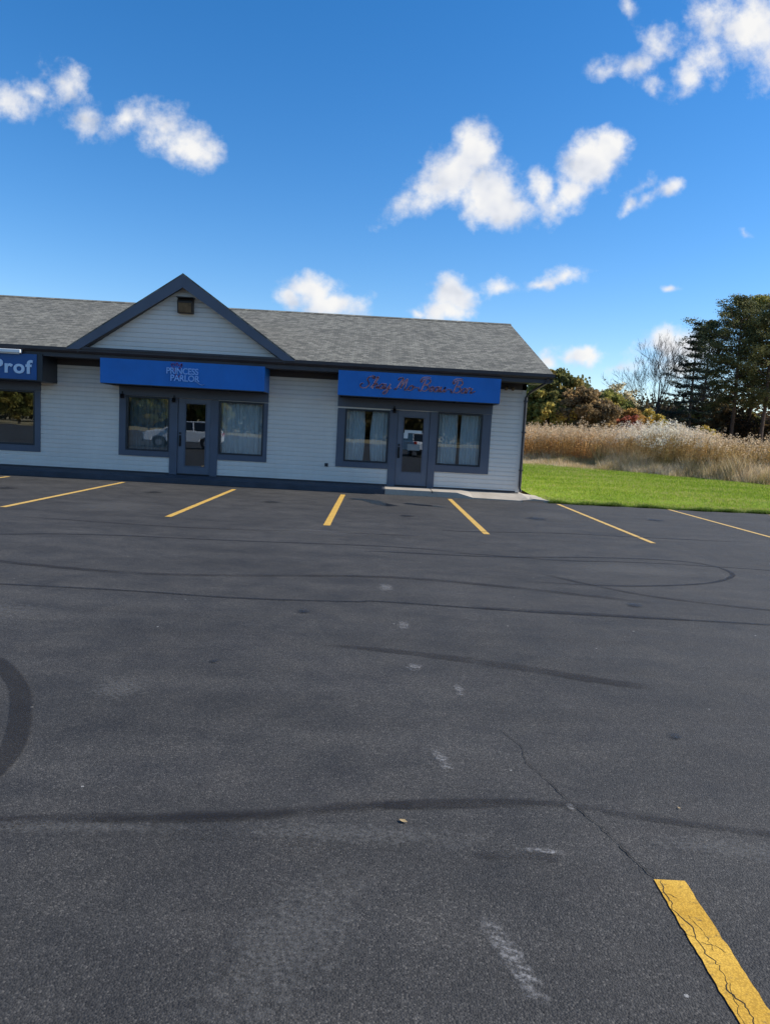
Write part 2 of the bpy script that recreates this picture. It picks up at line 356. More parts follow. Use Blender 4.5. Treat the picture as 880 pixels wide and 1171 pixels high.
M_sheer = simple('grey_sheer_cloth', (.22, .26, .27), .9, 0, .1, 3)
M_lightbox = simple('light_fixture_white', (.80, .80, .76), .4, 0, .05, 3)
M_letter = simple('white_letter', (.55, .68, .80), .4, 0, .05, 3)
M_pblue = simple('pale_blue_letter', (.25, .45, .80), .4, 0, .15, 9)
M_lil = simple('lilac_letter', (.85, .66, .78), .4, 0, .15, 9)
M_red = simple('dull_red_letter', (.62, .15, .13), .4, 0, .15, 9)
M_pink = simple('pink_emblem', (.42, .22, .62), .4, 0, .15, 9)
M_sign = simple('navy_sign_face', (.006, .075, .24), .4, 0, .1, 2)
M_bark = simple('bark', (.075, .062, .052), .95, 0, .4, 6, .6)
M_twig = simple('twig_bark', (.040, .032, .028), .95, 0, .3, 6, .2)
M_pbark = simple('pine_bark', (.085, .055, .040), .95, 0, .4, 5, .6)
M_white = simple('white_vinyl', (.78, .78, .76), .4, 0, .04, 3)
M_car = simple('white_car_paint', (.72, .73, .74), .22, 0, .02, 1)
M_tyre = simple('tyre_rubber', (.02, .02, .021), .8, 0, .2, 20)
M_rim = simple('alloy_rim', (.5, .5, .52), .3, .8, .1, 8)
M_carglass = simple('car_window_glass', (.015, .018, .02), .06, 0, .1, 2)
M_lamp = simple('headlight_lens', (.75, .76, .78), .1, .2, .05, 8)
M_tail = simple('tail_lens', (.35, .01, .01), .15, 0, .05, 8)

# ------------------------------------------------------------------ ground
b = MB(); b.quad((-900, -900, -.06), (900, -900, -.06), (900, 900, -.06), (-900, 900, -.06))
tag(b.build('ground', M_field), kind='structure')
b = MB(); b.quad((-70, -55, 0), (70, -55, 0), (70, 20.56, 0), (-70, 20.56, 0))
lot = tag(b.build('parking_lot', M_asph), kind='structure')
# lawn with a gently uneven front edge and a shallow swale
def lawn_back(x): return float(np.interp(x, [-10, 3, 10.5, 16, 20.2, 27, 40, 80], [54, 53, 50.0, 45.0, 37.6, 31, 26.5, 22]))
me_v, me_f = [], []
nx, ny = 120, 50
for i in range(nx+1):
    x = 4.75 + (70-4.75)*(i/nx)**1.8
    y0 = 20.50 + .06*math.sin(x*1.9) + .035*math.sin(x*7.3+1) + (.35 if x > 9 else 0)*min(1, max(0, (x-9)/6)); y1 = lawn_back(x)+3
    if x < 4.80: y0 = 20.5
    for j in range(ny+1):
        t = (j/ny)**1.5; y = y0+(y1-y0)*t
        z = .045*(1-math.exp(-(y-y0)*5)) + .012*math.sin(x*1.1+y*.7) - .10*math.exp(-((y-(22.6+.02*x))/.9)**2)*min(1, max(0, (x-5.2)/1.5)) + .05*math.exp(-((y-24.3)/1.2)**2)
        me_v.append((x, y, z if j else -.03))
for i in range(nx):
    for j in range(ny):
        a = i*(ny+1)+j; me_f.append((a, a+ny+1, a+ny+2, a+1))
b = MB(); b.v = me_v; b.f = me_f
tag(b.build('lawn', M_lawn, smooth=True), kind='structure')

# raised walk along the shop front: dark length, then a pale concrete pad with a dropped kerb
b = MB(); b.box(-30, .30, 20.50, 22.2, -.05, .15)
tag(b.build('dark_walkway', M_walk, bevel=.02), kind='structure')
b = MB()
prof = [(.303, .15), (1.55, .15), (1.57, .15), (2.3, .15), (2.75, .035), (4.05, .022), (4.30, .06), (4.45, .09), (4.95, .05)]
ys = [20.50, 21.1, 21.9, 22.2]
for i in range(len(prof)-1):
    x0, z0 = prof[i]; x1, z1 = prof[i+1]
    for j in range(3):
        k0 = [0, .55, 1, 1][j]; k1 = [0, .55, 1, 1][j+1]
        lift = lambda z, k, x: z+(.15-z)*k if x < 4.4 else z
        b.quad((x0, ys[j], lift(z0, k0, x0)), (x1, ys[j], lift(z1, k0, x1)), (x1, ys[j+1], lift(z1, k1, x1)), (x0, ys[j+1], lift(z0, k1, x0)))
    b.quad((x0, 20.50, -.05), (x1, 20.50, -.05), (x1, 20.50, z1), (x0, 20.50, z0))
b.quad((4.95, 20.5, -.05), (4.95, 22.2, -.05), (4.95, 22.2, .05), (4.95, 20.5, .05))
b.quad((.303, 20.5, -.05), (.303, 22.2, -.05), (.303, 22.2, .15), (.303, 20.5, .15))
pad = tag(b.build('concrete_sidewalk', M_conc), kind='structure')
M_joint = simple('control_joint', (.05, .045, .04), .9)
b = MB(); b.box(1.60, 1.625, 20.49, 21.75, .10, .1525); b.build('expansion_joint', M_joint, pad)
b = MB(); b.prism([(4.12, 20.42, -.02), (4.72, 20.44, -.02), (4.70, 20.50, .045), (4.15, 20.49, .04)], (0, .03, .0)); b.build('kerb_edge', M_joint, pad)

# ------------------------------------------------------------------ painted bay lines, tyre marks, stains
def strip(pts, width, z, name, mt, parent, wv=None, sub=10):
    z = .0045+(z-.006)*.25 if z > .0049 else z
    P = [Vector((p[0], p[1], 0)) for p in pts]
    Q = []
    for i in range(len(P)-1):
        p0 = P[max(i-1, 0)]; p1 = P[i]; p2 = P[i+1]; p3 = P[min(i+2, len(P)-1)]
        for k in range(sub):
            t = k/sub; Q.append(.5*((2*p1)+(-p0+p2)*t+(2*p0-5*p1+4*p2-p3)*t*t+(-p0+3*p1-3*p2+p3)*t**3))
    Q.append(P[-1])
    vs, fs, us = [], [], []
    n = len(Q)
    for i, q in enumerate(Q):
        d = (Q[min(i+1, n-1)]-Q[max(i-1, 0)]); d.normalize(); nrm = Vector((-d.y, d.x, 0))
        wd = width*(1 if wv is None else np.interp(i/(n-1), np.linspace(0, 1, len(wv)), wv))
        vs += [tuple(q-nrm*wd/2+Vector((0, 0, z))), tuple(q+nrm*wd/2+Vector((0, 0, z)))]; us += [(i/(n-1), 0), (i/(n-1), 1)]
    for i in range(n-1): fs.append((2*i, 2*i+2, 2*i+3, 2*i+1))
    me = bpy.data.meshes.new(name); me.from_pydata(vs, [], fs); uvl = me.uv_layers.new(name='UVMap')
    for lp in me.loops: uvl.data[lp.index].uv = us[lp.vertex_index]
    me.materials.append(mt); o = bpy.data.objects.new(name, me); col.objects.link(o); o.parent = parent; return o
def jag(x0, x1, y0, y1, n=150):
    pts = []
    L = [(x0+random.uniform(-.0035, .0035), y0+(y1-y0)*i/n) for i in range(n+1)]
    Rr = [(x1+random.uniform(-.0035, .0035), y0+(y1-y0)*i/n) for i in range(n+1)]
    return L, Rr
def bay_line(cx, y0, y1, wd=.115, worn=.5, skew=0.0):
    L, Rr = jag(-wd/2, wd/2, 0, y1-y0)
    b = MB(); n = len(L)
    for i in range(n-1):
        b.quad((L[i][0], L[i][1], 0), (Rr[i][0], Rr[i][1], 0), (Rr[i+1][0], Rr[i+1][1], 0), (L[i+1][0], L[i+1][1], 0))
    o = b.build('parking_line', M_line, lot); o.location = (cx, y0, .004); o.rotation_euler = (0, 0, skew); o['worn'] = float(worn); return o
for cx, y0, y1, wn, wd in [(-9.70, 13.4, 19.85, .6, .11), (-6.70, 13.48, 19.95, .5, .115), (-3.67, 13.32, 19.55, .3, .115), (-.815, 13.26, 19.7, .25, .125), (2.06, 13.19, 20.05, .4, .115), (5.05, 13.15, 20.25, .6, .10), (8.17, 13.3, 20.4, .75, .10), (11.0, 13.3, 20.4, .95, .10)]:
    bay_line(cx, y0, y1, wd, wn)
near = bay_line(1.245, -1.5, 2.82, .125, .0)
near.location = (1.215, -1.5, .004); near.rotation_euler = (0, 0, R(-.8))

M_tm = decal_mat('tyre_rubber_mark', (.018, .016, .016), .72, .7, 7)
M_tm2 = decal_mat('faint_tyre_mark', (.022, .019, .018), .65, .75, 5, (.3, .6))
M_arc = decal_mat('curved_tyre_mark', (.022, .019, .017), .58, .7, 3, (.1, .4))
for _n in M_arc.node_tree.nodes:
    if _n.type == 'MAP_RANGE': _n.inputs[1].default_value = 1.0; _n.inputs[2].default_value = .78
    if _n.type == 'MATH' and _n.operation == 'MULTIPLY' and abs(_n.inputs[1].default_value-.9) < 1e-4: _n.inputs[1].default_value = .35
M_thin = decal_mat('thin_skid_mark', (.012, .012, .014), .75, .7, 4, (.2, .5))
M_scuff = decal_mat('pale_scuff', (.30, .29, .28), .75, .85, 45, (.45, .62))
M_patch = decal_mat('worn_pale_patch', (.15, .15, .152), .42, .85, 4, (.4, .65))
def blob_mat(name, color, strength, nscale, lo=.35, hi=.6, rough=.85):
    mt, nt, out = mat(name); tc = nt.nodes.new('ShaderNodeTexCoord')
    vm = nt.nodes.new('ShaderNodeVectorMath'); vm.operation = 'MULTIPLY_ADD'; ln(nt, tc.outputs['UV'], vm.inputs[0]); vm.inputs[1].default_value = (2, 2, 0); vm.inputs[2].default_value = (-1, -1, 0)
    l = nt.nodes.new('ShaderNodeVectorMath'); l.operation = 'LENGTH'; ln(nt, vm.outputs[0], l.inputs[0])
    wn = noise(nt, tc.outputs['Object'], nscale*.35, 5, .6)
    e = math_(nt, 'ADD', l.outputs['Value'], math_(nt, 'MULTIPLY', math_(nt, 'SUBTRACT', wn, .5), 1.8))
    edge = nt.nodes.new('ShaderNodeMapRange'); edge.interpolation_type = 'SMOOTHSTEP'; ln(nt, e, edge.inputs[0]); edge.inputs[1].default_value = .85; edge.inputs[2].default_value = .15
    cut = nt.nodes.new('ShaderNodeMapRange'); ln(nt, l.outputs['Value'], cut.inputs[0]); cut.inputs[1].default_value = 1.0; cut.inputs[2].default_value = .8
    n = ramp(nt, noise(nt, tc.outputs['Object'], nscale, 8, .75), [(lo, (.08, .08, .08)), (hi, (1, 1, 1))])
    a = math_(nt, 'MULTIPLY', math_(nt, 'MULTIPLY', math_(nt, 'MULTIPLY', edge.outputs[0], n), cut.outputs[0]), strength)
    pb = nt.nodes.new('ShaderNodeBsdfPrincipled'); pb.inputs['Base Color'].default_value = (*color, 1); pb.inputs['Roughness'].default_value = rough
    t = nt.nodes.new('ShaderNodeBsdfTransparent'); mx = nt.nodes.new('ShaderNodeMixShader')
    ln(nt, a, mx.inputs[0]); ln(nt, t.outputs[0], mx.inputs[1]); ln(nt, pb.outputs[0], mx.inputs[2]); ln(nt, mx.outputs[0], out.inputs[0]); return mt
M_bscuff = blob_mat('pale_scrape', (.34, .33, .32), .75, 38, .46, .64)
M_bpatch = blob_mat('worn_pale_area', (.17, .165, .155), .38, 55, .40, .62, .95)
M_bdark = blob_mat('oil_spot', (.010, .010, .011), .75, 10, .3, .6, .5)
M_wet = decal_mat('damp_stain', (.006, .006, .007), .95, .18, 2, (.05, .3))
M_crack = simple('crack_shadow_gap', (.006, .006, .006), .95)
def tm(pts, wdt, mt, z, wv=None): return strip(pts, wdt, z, 'tyre_mark', mt, lot, wv)
tm([(-2.73,5.19),(-2.54,5.06),(-2.20,4.63),(-1.96,4.15),(-1.80,3.70),(-1.78,3.33),(-1.9,3.05),(-2.2,2.8)], .135, M_arc, .008)
tm([(-2.6,2.98),(-1.63,3.02),(-1.17,3.09),(-.80,3.13),(-.42,3.19),(.05,3.31),(.46,3.37),(.98,3.43)], .12, M_tm2, .009)
tm([(-1.3,3.06),(-.80,3.13),(-.42,3.19),(.05,3.31),(.16,3.32)], .055, M_tm, .0105)
tm([(.13,3.325),(.27,3.33)], .10, M_tm, .0115)
tm([(.40,3.40),(.98,3.41),(1.30,3.33),(1.61,3.27),(1.91,3.22),(2.5,3.16)], .075, M_tm, .0118)
tm([(-6,7.35),(-3.90,7.43),(-2.41,7.42),(-1.31,7.34),(-.18,7.43),(.17,7.50),(1.59,7.38),(2.66,7.36),(3.56,7.36),(4.26,7.33),(6,7.3)], .07, M_thin, .008)
tm([(1.0,7.45),(2.2,7.42),(3.3,7.38)], .14, M_tm, .0095)
tm([(-.38,5.88),(.23,5.79),(.90,5.62),(1.35,5.46),(1.77,5.30),(2.1,5.2)], .21, M_tm2, .008, [.3, .8, 1, 1, .8])
tm([(-.1,10.60),(.21,10.68),(1.74,10.72),(3.43,11.15),(4.6,11.25),(5.1,10.95),(5.12,10.3),(4.65,9.68),(3.99,9.27),(3.00,8.98),(1.9,8.97)], .085, M_thin, .008)
tm([(1.2,10.9),(1.77,10.85),(2.77,10.72),(3.86,10.87),(4.91,10.88),(7.1,10.66)], .07, M_thin, .0095)
tm([(-7,10.2),(-5.42,10.43),(-4.61,10.75),(-3.55,10.93),(-2.14,10.98),(.21,11.17),(1.5,10.95)], .07, M_thin, .011)
tm([(1.2,13.4),(1.84,13.46),(3.55,13.87),(4.88,13.89),(7.4,13.98)], .09, M_thin, .008)
tm([(-6,12.4),(-3,12.1),(-1,12.4),(1,12.5)], .10, M_tm2, .0125)
tm([(.50,2.935),(.75,2.95),(.86,2.92)], .07, M_tm, .008)
tm([(2.2,9.6),(3.4,8.4),(5.5,7.9),(8,8.2)], .12, M_tm2, .0125)
tm([(-5.6,8.9),(-2.6,8.3),(.4,8.8),(3.2,8.1)], .16, M_tm2, .0132)
def sc_(pts, wdt, mt=M_scuff, z=.0145, wv=None, name='scuff_mark'): return strip(pts, wdt, z, name, mt, lot, wv)
_bz = [.0070]
def blob(x, y, hx, hy, rz, mt=None, name='scuff_mark'):
    _bz[0] += .00015
    me = bpy.data.meshes.new(name); me.from_pydata([(-hx, -hy, 0), (hx, -hy, 0), (hx, hy, 0), (-hx, hy, 0)], [], [(0, 1, 2, 3)])
    u = me.uv_layers.new(name='UVMap')
    for lp, q in zip(me.loops, ((0, 0), (1, 0), (1, 1), (0, 1))): u.data[lp.index].uv = q
    me.materials.append(mt or M_bscuff); o = bpy.data.objects.new(name, me); col.objects.link(o); o.parent = lot
    o.location = (x, y, _bz[0]); o.rotation_euler = (0, 0, R(rz)); return o
blob(.44, 3.84, .05, .20, 12); blob(.655, 4.95, .05, .16, 0); blob(.37, 5.4, .09, .12, 0); blob(.19, 8.2, .12, .25, 0); blob(.33, 6.6, .08, .2, 0)
blob(.545, 2.33, .065, .30, 18); blob(.80, 2.985, .14, .03, -8); blob(1.02, 3.37, .03, .06, 0)
blob(-.20, 2.36, .30, .62, -22, M_bpatch); blob(-1.57, 4.65, .26, .28, 0, M_bpatch); blob(-1.3, 3.0, .9, .08, 3, M_bpatch); blob(.0, 3.05, .8, .12, 0, M_bpatch)
blob(1.75, 3.05, .7, .12, -8, M_bpatch); blob(-1.0, 12.3, 1.6, .45, 0, M_bpatch)
blob(-3.6, 6.4, 1.0, .5, 0, M_bpatch); blob(3.6, 10.2, 1.5, .7, 0, M_bpatch); blob(-5.0, 14.5, 1.2, 1.4, 0, M_bpatch); blob(4.2, 17, 1, 1.5, 0, M_bpatch)
for (x, y, q) in ((-2.3, 16.8, .3), (.7, 15.4, .25), (3.6, 16.2, .35), (-5.2, 17.6, .3), (6.6, 17.2, .3), (-.6, 6.9, .10), (1.9, 4.3, .06), (-1.1, 5.3, .05), (-8.3, 16.8, .35), (2.9, 7.9, .12)): blob(x, y, q, q*1.3, 0, M_bdark, 'oil_spot')
sc_([(-.62,18.7),(-.1,18.45),(.2,17.7),(.5,17.3)], .55, M_wet, .008, None, 'damp_stain'); sc_([(.75,18.2),(1.2,17.95),(1.75,17.75)], .42, M_wet, .008, None, 'damp_stain')
def crack(pts, wd, z, mt=M_crack):
    P = []
    for i in range(len(pts)-1):
        for k in range(7):
            t = k/7; P.append((pts[i][0]*(1-t)+pts[i+1][0]*t+random.uniform(-.007, .007), pts[i][1]*(1-t)+pts[i+1][1]*t+random.uniform(-.004, .004)))
    P.append(pts[-1])
    return strip(P, wd, z, 'crack', mt, lot, [.5, 1, .35, 1.2, .5, .9, .3, 1.3, .6, 1, .4], 1)
crack([(.97,3.66),(1.03,3.45),(1.10,3.25),(1.15,3.10),(1.18,2.95),(1.225,2.82)], .0065, .0048)
crack([(1.235,2.815),(1.225,2.70),(1.215,2.62),(1.245,2.53),(1.232,2.42),(1.255,2.33),(1.235,2.22),(1.262,2.14),(1.24,2.02),(1.25,1.9)], .0045, .0047)
crack([(1.19,2.74),(1.225,2.73),(1.26,2.70)], .002, .0047); crack([(1.26,2.60),(1.28,2.52),(1.27,2.40)], .0018, .0047); crack([(1.20,2.5),(1.235,2.47)], .002, .0047); crack([(1.25,2.25),(1.22,2.12),(1.23,2.0)], .002, .0047)
crack([(.97,3.66),(.90,3.85),(.92,4.05),(.83,4.3)], .0045, .0049)
crack([(1.24,2.45),(1.29,2.43),(1.31,2.40)], .0025, .0065)
# a fallen leaf and some grit
M_dry = simple('dry_leaf_tissue', (.34, .24, .11), .8, 0, .3, 40)
def fallen_leaf(x, y, s, a, label):
    b = MB(); pts = [(0, -1), (.35, -.5), (.6, .05), (.35, .5), (0, 1), (-.35, .5), (-.55, 0), (-.3, -.55)]
    c = (0, 0, .05)
    P = [(px, py, .25*abs(px)+.12*py*py) for px, py in pts]
    for i in range(8): b.poly([c, P[i], P[(i+1) % 8]])
    o = b.build('fallen_leaf', M_dry); o.scale = (s, s, s); o.location = (x, y, .006); o.rotation_euler = (0, 0, a)
    return tag(o, label, 'leaf', 'dry leaves lying on the asphalt')
fallen_leaf(.21, 3.18, .022, 1.0, 'small curled tan leaf on asphalt just below the long tyre mark')
fallen_leaf(1.56, 3.42, .010, .3, 'tiny dark leaf fleck on asphalt above the right tyre mark')

# ------------------------------------------------------------------ the building
YW = 21.7; XL = -20.0; XR = 4.21
bld = empty('shop_building', (-4, YW, 0), 0, 'single storey strip of shops with pale siding, slate trim and grey shingle roof', 'building')
def P(o):  # parent keeping world coordinates
    o.parent = bld; o.matrix_parent_inverse = Matrix.Translation((4, -YW, 0)); return o
EXPO = .127
def siding_rect(b, x0, x1, z0, z1, Y, clip=None):
    k = math.floor(z0/EXPO)
    def off(z, kk):          # dutch lap profile: flat face, then a cove running back under the next course
        u = (z-kk*EXPO)/EXPO
        return Y-.024 if u <= .70 else Y-.024+.021*(u-.70)/.30
    while k*EXPO < z1:
        cuts = [k*EXPO, (k+.70)*EXPO, (k+1)*EXPO]
        for i in range(2):
            a = max(z0, cuts[i]); c = min(z1, cuts[i+1])
            if c-a < .003: continue
            ya, yc = off(a, k), off(c, k)
            if clip:
                xa0, xa1 = clip(a); xc0, xc1 = clip(c)
                xa0, xc0 = max(x0, xa0), max(x0, xc0); xa1, xc1 = min(x1, xa1), min(x1, xc1)
                if xa1 <= xa0: continue
                if xc1 < xc0: xc0 = xc1 = (xc0+xc1)/2
            else: xa0 = xc0 = x0; xa1 = xc1 = x1
            b.quad((xa0, ya, a), (xa1, ya, a), (xc1, yc, c), (xc0, yc, c))
            if i == 0: b.quad((xa0, ya, a), (xa0, Y, a), (xa1, Y, a), (xa1, ya, a))
        k += 1
ZB, ZT, ZF = .20, 3.12, 3.30        # siding bottom, top, frieze top
# openings: x0,x1,z0,z1 (rough)
W0 = (-12.6, -9.84, .78, 2.34); W1 = (-7.24, -5.99, .80, 2.36); W2 = (-4.57, -3.28, .81, 2.35); W3 = (-.94, .34, .80, 2.33); W4 = (1.74, 3.04, .84, 2.37)
D1 = (-5.75, -4.80, .17, 2.36); D2 = (.58, 1.52, .17, 2.36)
OPEN = [W0, W1, D1, W2, W3, D2, W4]
b = MB(); core = MB()
xs = XL
for (x0, x1, z0, z1) in OPEN:
    siding_rect(b, xs, x0, ZB, ZT, YW); core.box(xs, x0, YW+.001, YW+.14, .15, ZF)
    if z0 > ZB: siding_rect(b, x0, x1, ZB, z0, YW); core.box(x0, x1, YW+.001, YW+.14, .15, z0)
    siding_rect(b, x0, x1, z1, ZT, YW); core.box(x0, x1, YW+.001, YW+.14, z1, ZF)
    xs = x1
siding_rect(b, xs, XR, ZB, ZT, YW); core.box(xs, XR-.002, YW+.001, YW+.14, .15, ZF)
P(b.build('wall', M_side)); P(core.build('wall_frame', M_room))
# end and back walls (lap siding too)
YB = 35.0; YR, ZR = 28.25, 5.92
b = MB()
EY = 20.75; EZ = 3.56; SL = (ZR-EZ)/(YR-EY)
k = 1
while k*EXPO < 5.7:
    a = k*EXPO; c = a+EXPO; k += 1
    zc = min(a, 5.6)
    y0 = YW if a < 3.4 else EY+(a+.25-EZ)/SL; y1 = YB if a < 3.4 else 2*YR-y0
    if y1-y0 < .2: break
    b.quad((XR+.016, y0, a), (XR+.016, y1, a), (XR, y1, c), (XR, y0, c)); b.quad((XR+.016, y0, a), (XR, y0, a), (XR, y1, a), (XR+.016, y1, a))
P(b.build('end_wall', M_side))
b = MB(); b.prism([(XL, YW, .05), (XL, YB, .05), (XL, YB, 3.4), (XL, YR, ZR-.3), (XL, YW, 3.5)], (.08, 0, 0)); P(b.build('end_wall', M_side))
b = MB(); b.box(XL, XR, YB, YB+.1, .05, 3.4); P(b.build('back_wall', M_side))
b = MB(); b.box(XR-.09, XR+.03, YW-.03, YW+.09, .16, ZF); P(b.build('corner_trim', M_side))
# base strip below siding
b = MB(); b.box(.30, XR, YW-.022, YW+.05, .10, ZB-.002); b.box(XL, .30, YW-.022, YW+.05, .14, ZB-.002); P(b.build('base_flashing', M_gut))
# frieze, soffit, fascia, gutter
b = MB(); b.box(XL, XR+.035, YW-.03, YW+.02, ZT+.002, ZF-.002); P(b.build('frieze_board', M_soff))
b = MB(); b.box(XL-.3, 4.73, EY+.02, YW+.16, ZF, ZF+.03); P(b.build('soffit', M_soff))
b = MB(); b.box(XL-.3, 4.75, EY, EY+.025, ZF-.02, 3.53); P(b.build('fascia', M_gut))
b = MB()
gp = [(EY-.002, 3.40), (EY-.07, 3.40), (EY-.115, 3.45), (EY-.12, 3.53), (EY-.105, 3.53), (EY-.10, 3.46), (EY-.065, 3.415), (EY-.002, 3.415)]
b.prism([(XL-.3, y, z) for y, z in gp], (4.80-XL+.3-.002, 0, 0)); P(b.build('gutter', M_gut))
# roof slabs
b = MB(); t = .07
b.prism([(XL-.4, EY-.06, EZ-.02), (XL-.4, YR, ZR), (XL-.4, YR, ZR-t), (XL-.4, EY-.06, EZ-.02-.035)], (4.76-XL+.4, 0, 0))
b.prism([(XL-.4, YR+.002, ZR), (XL-.4, YB+1, ZR-(YB+1-YR)*SL), (XL-.4, YB+1, ZR-(YB+1-YR)*SL-t), (XL-.4, YR+.002, ZR-t)], (4.76-XL+.4, 0, 0))
P(b.build('roof', M_shin))
b = MB(); b.prism([(XL-.4, YR-.16, ZR-.035), (XL-.4, YR, ZR+.035), (XL-.4, YR+.16, ZR-.035), (XL-.4, YR, ZR+.005)], (4.76-XL+.4, 0, 0)); P(b.build('ridge_cap', M_shin))
# rake board on the right end
b = MB()
for s in (-1, 1):
    b.prism([(4.74, YR, ZR-t-.002), (4.74, YR+s*(YR-EY+.04), EZ-t-.01), (4.74, YR+s*(YR-EY+.04), EZ-t-.17), (4.74, YR, ZR-t-.18)], (.03, 0, 0))
P(b.build('rake_board', M_gut))
b = MB(); b.prism([(XR, EY+.03, ZF+.032), (XR, YR, ZR-.26), (XR, 2*YR-EY, ZF+.032), (XR, 2*YR-EY, ZF+.05), (XR, YR, ZR-.24), (XR, EY+.03, ZF+.05)], (.53, 0, 0)); P(b.build('rake_soffit', M_soff))
# drip edge that catches light along the eave
b = MB(); b.box(XL-.3, 4.77, EY-.075, EY-.06, EZ-.055, EZ-.02); P(b.build('drip_edge', M_gut))
# gable dormer
GX, GH, GW = -5.42, 5.66, 3.02; GB = 3.60; gs = (GH-GB)/GW; GY = EY+.10
b = MB(); siding_rect(b, GX-GW, GX+GW, GB-.03, GH-.32, GY, lambda z: (GX-(GH-.26-z)/gs, GX+(GH-.26-z)/gs)); P(b.build('gable_siding', M_side))
b = MB(); b.prism([(GX-GW+.2, GY+.01, GB-.03), (GX+GW-.2, GY+.01, GB-.03), (GX, GY+.01, GH-.14)], (0, .05, 0)); P(b.build('gable_wall', M_room))
YG = EY+(GH-EZ)/SL
for s in (-1, 1):
    b = MB(); b.prism([(GX, EY-.14, GH), (GX+s*(GW+.08), EY-.14, GH-gs*(GW+.08)), (GX+s*(GW+.08), EY-.14, GH-gs*(GW+.08)-.05), (GX, EY-.14, GH-.05)], (0, YG-EY+.5, 0))
    # cut where it meets the main roof: taper the rear lower corner
    P(b.build('gable_roof', M_shin))
    b = MB(); b.prism([(GX+s*.001, EY-.16, GH-.052), (GX+s*(GW+.08), EY-.16, GH-gs*(GW+.08)-.052), (GX+s*(GW-.26), EY-.16, GH-gs*(GW+.08)-.052+.0), (GX+s*.001, EY-.16, GH-.38)], (0, .04, 0)); P(b.build('barge_board', M_trim))
    b = MB(); b.prism([(GX+s*.001, EY-.12, GH-.30), (GX+s*(GW-.2), EY-.12, GH-.30-gs*(GW-.2)), (GX+s*(GW-.2), EY-.12, GH-.33-gs*(GW-.2)), (GX+s*.001, EY-.12, GH-.33)], (0, .22, 0)); P(b.build('gable_soffit', M_soff))
b = MB(); b.box(GX-GW-.05, GX+GW+.05, EY-.15, GY+.005, GB-.085, GB-.03); P(b.build('gable_base_board', M_gut))

# ---- windows and doors
def window(W, trim=.20, left=None, right=None, bottom=.16):
    x0, x1, z0, z1 = W
    l = trim if left is None else left; r = trim if right is None else right
    b = MB(); y0, y1 = YW-.045, YW+.02
    b.box(x0-l, x0, y0, y1, z0-bottom, z1); b.box(x1, x1+r, y0, y1, z0-bottom, z1)
    b.box(x0-.0, x1+.0, y0-.002, y1, z0-bottom+.0, z0)
    b.box(x0-.0, x1+.0, y0-.002, y1, z1, z1+.001)
    wn = P(b.build('window', M_trim, bevel=.006))
    f = MB(); fw = .05
    f.box(x0+.001, x0+fw, YW-.03, YW+.10, z0+.001, z1-.001); f.box(x1-fw, x1-.001, YW-.03, YW+.10, z0+.001, z1-.001)
    f.box(x0+fw, x1-fw, YW-.028, YW+.10, z0+.001, z0+fw); f.box(x0+fw, x1-fw, YW-.028, YW+.10, z1-fw, z1-.001)
    f.build('frame', M_dark, wn, bevel=.004)
    g = MB(); g.box(x0+fw-.005, x1-fw+.005, YW+.03, YW+.036, z0+fw-.005, z1-fw+.005); g.build('pane', M_glass, wn)
    return wn
window(W0, .16, bottom=.18)
window(W1, right=.015, left=.19); window(W2, left=.015, right=.115)
window(W3, left=.22, right=.015); window(W4, left=.015, right=.25, bottom=.20)
def headboard(x0, x1, z0, z1, parent=None):
    b = MB(); b.box(x0, x1, YW-.05, YW+.02, z0, z1); return P(b.build('window_head_board', M_trim, bevel=.006))
headboard(-7.44, -3.16, 2.365, 2.66); headboard(-1.17, 3.30, 2.375, 2.66); headboard(-12.8, -9.67, 2.345, 2.58)
for (x0, x1), (d0, d1) in (((-5.972, -4.588), (-5.75, -4.80)), ((.358, 1.722), (.58, 1.52))):
    b = MB(); b.box(x0, d0, YW-.052, YW+.05, .155, 2.36); b.box(d1, x1, YW-.052, YW+.05, .155, 2.36); P(b.build('door_casing', M_trim, bevel=.006))
def door(D, glass, label=None):
    x0, x1, z0, z1 = D; gx0, gx1, gz0, gz1 = glass
    b = MB(); y0, y1 = YW-.012, YW+.035
    b.box(x0+.006, gx0, y0, y1, z0+.01, z1-.006); b.box(gx1, x1-.006, y0, y1, z0+.01, z1-.006)
    b.box(gx0, gx1, y0, y1, z0+.01, gz0); b.box(gx0, gx1, y0, y1, gz1, z1-.006)
    d = P(b.build('door', M_trim2, bevel=.004))
    m = MB(); q = .028
    for s in ((gx0, gx0+q, gz0, gz1), (gx1-q, gx1, gz0, gz1), (gx0+q, gx1-q, gz0, gz0+q), (gx0+q, gx1-q, gz1-q, gz1)): m.box(s[0], s[1], y0-.010, y0+.03, s[2], s[3])
    m.build('glass_bead', M_trim, d)
    g = MB(); g.box(gx0+.01, gx1-.01, YW+.01, YW+.016, gz0+.01, gz1-.01); g.build('pane', M_glass, d)
    h = MB(); hx = x0+.075
    h.box(hx-.032, hx+.032, y0-.014, y0, .98, 1.30); h.tube([(hx, y0-.01, 1.02), (hx, y0-.065, 1.05), (hx, y0-.065, 1.20), (hx, y0-.01, 1.23)], .013)
    h.tube([(hx, y0-.005, 1.36), (hx, y0-.035, 1.36)], .03, 12); h.build('handle', M_blackmetal, d, smooth=False)
    s = MB(); s.box(x0, x1, YW-.03, YW+.10, .151, .185); s.build('threshold', M_blackmetal, d)
    return d
d1 = door(D1, (-5.55, -4.93, .40, 2.24)); d2 = door(D2, (.74, 1.36, .56, 2.19))
d1.data.materials[0] = M_trim2
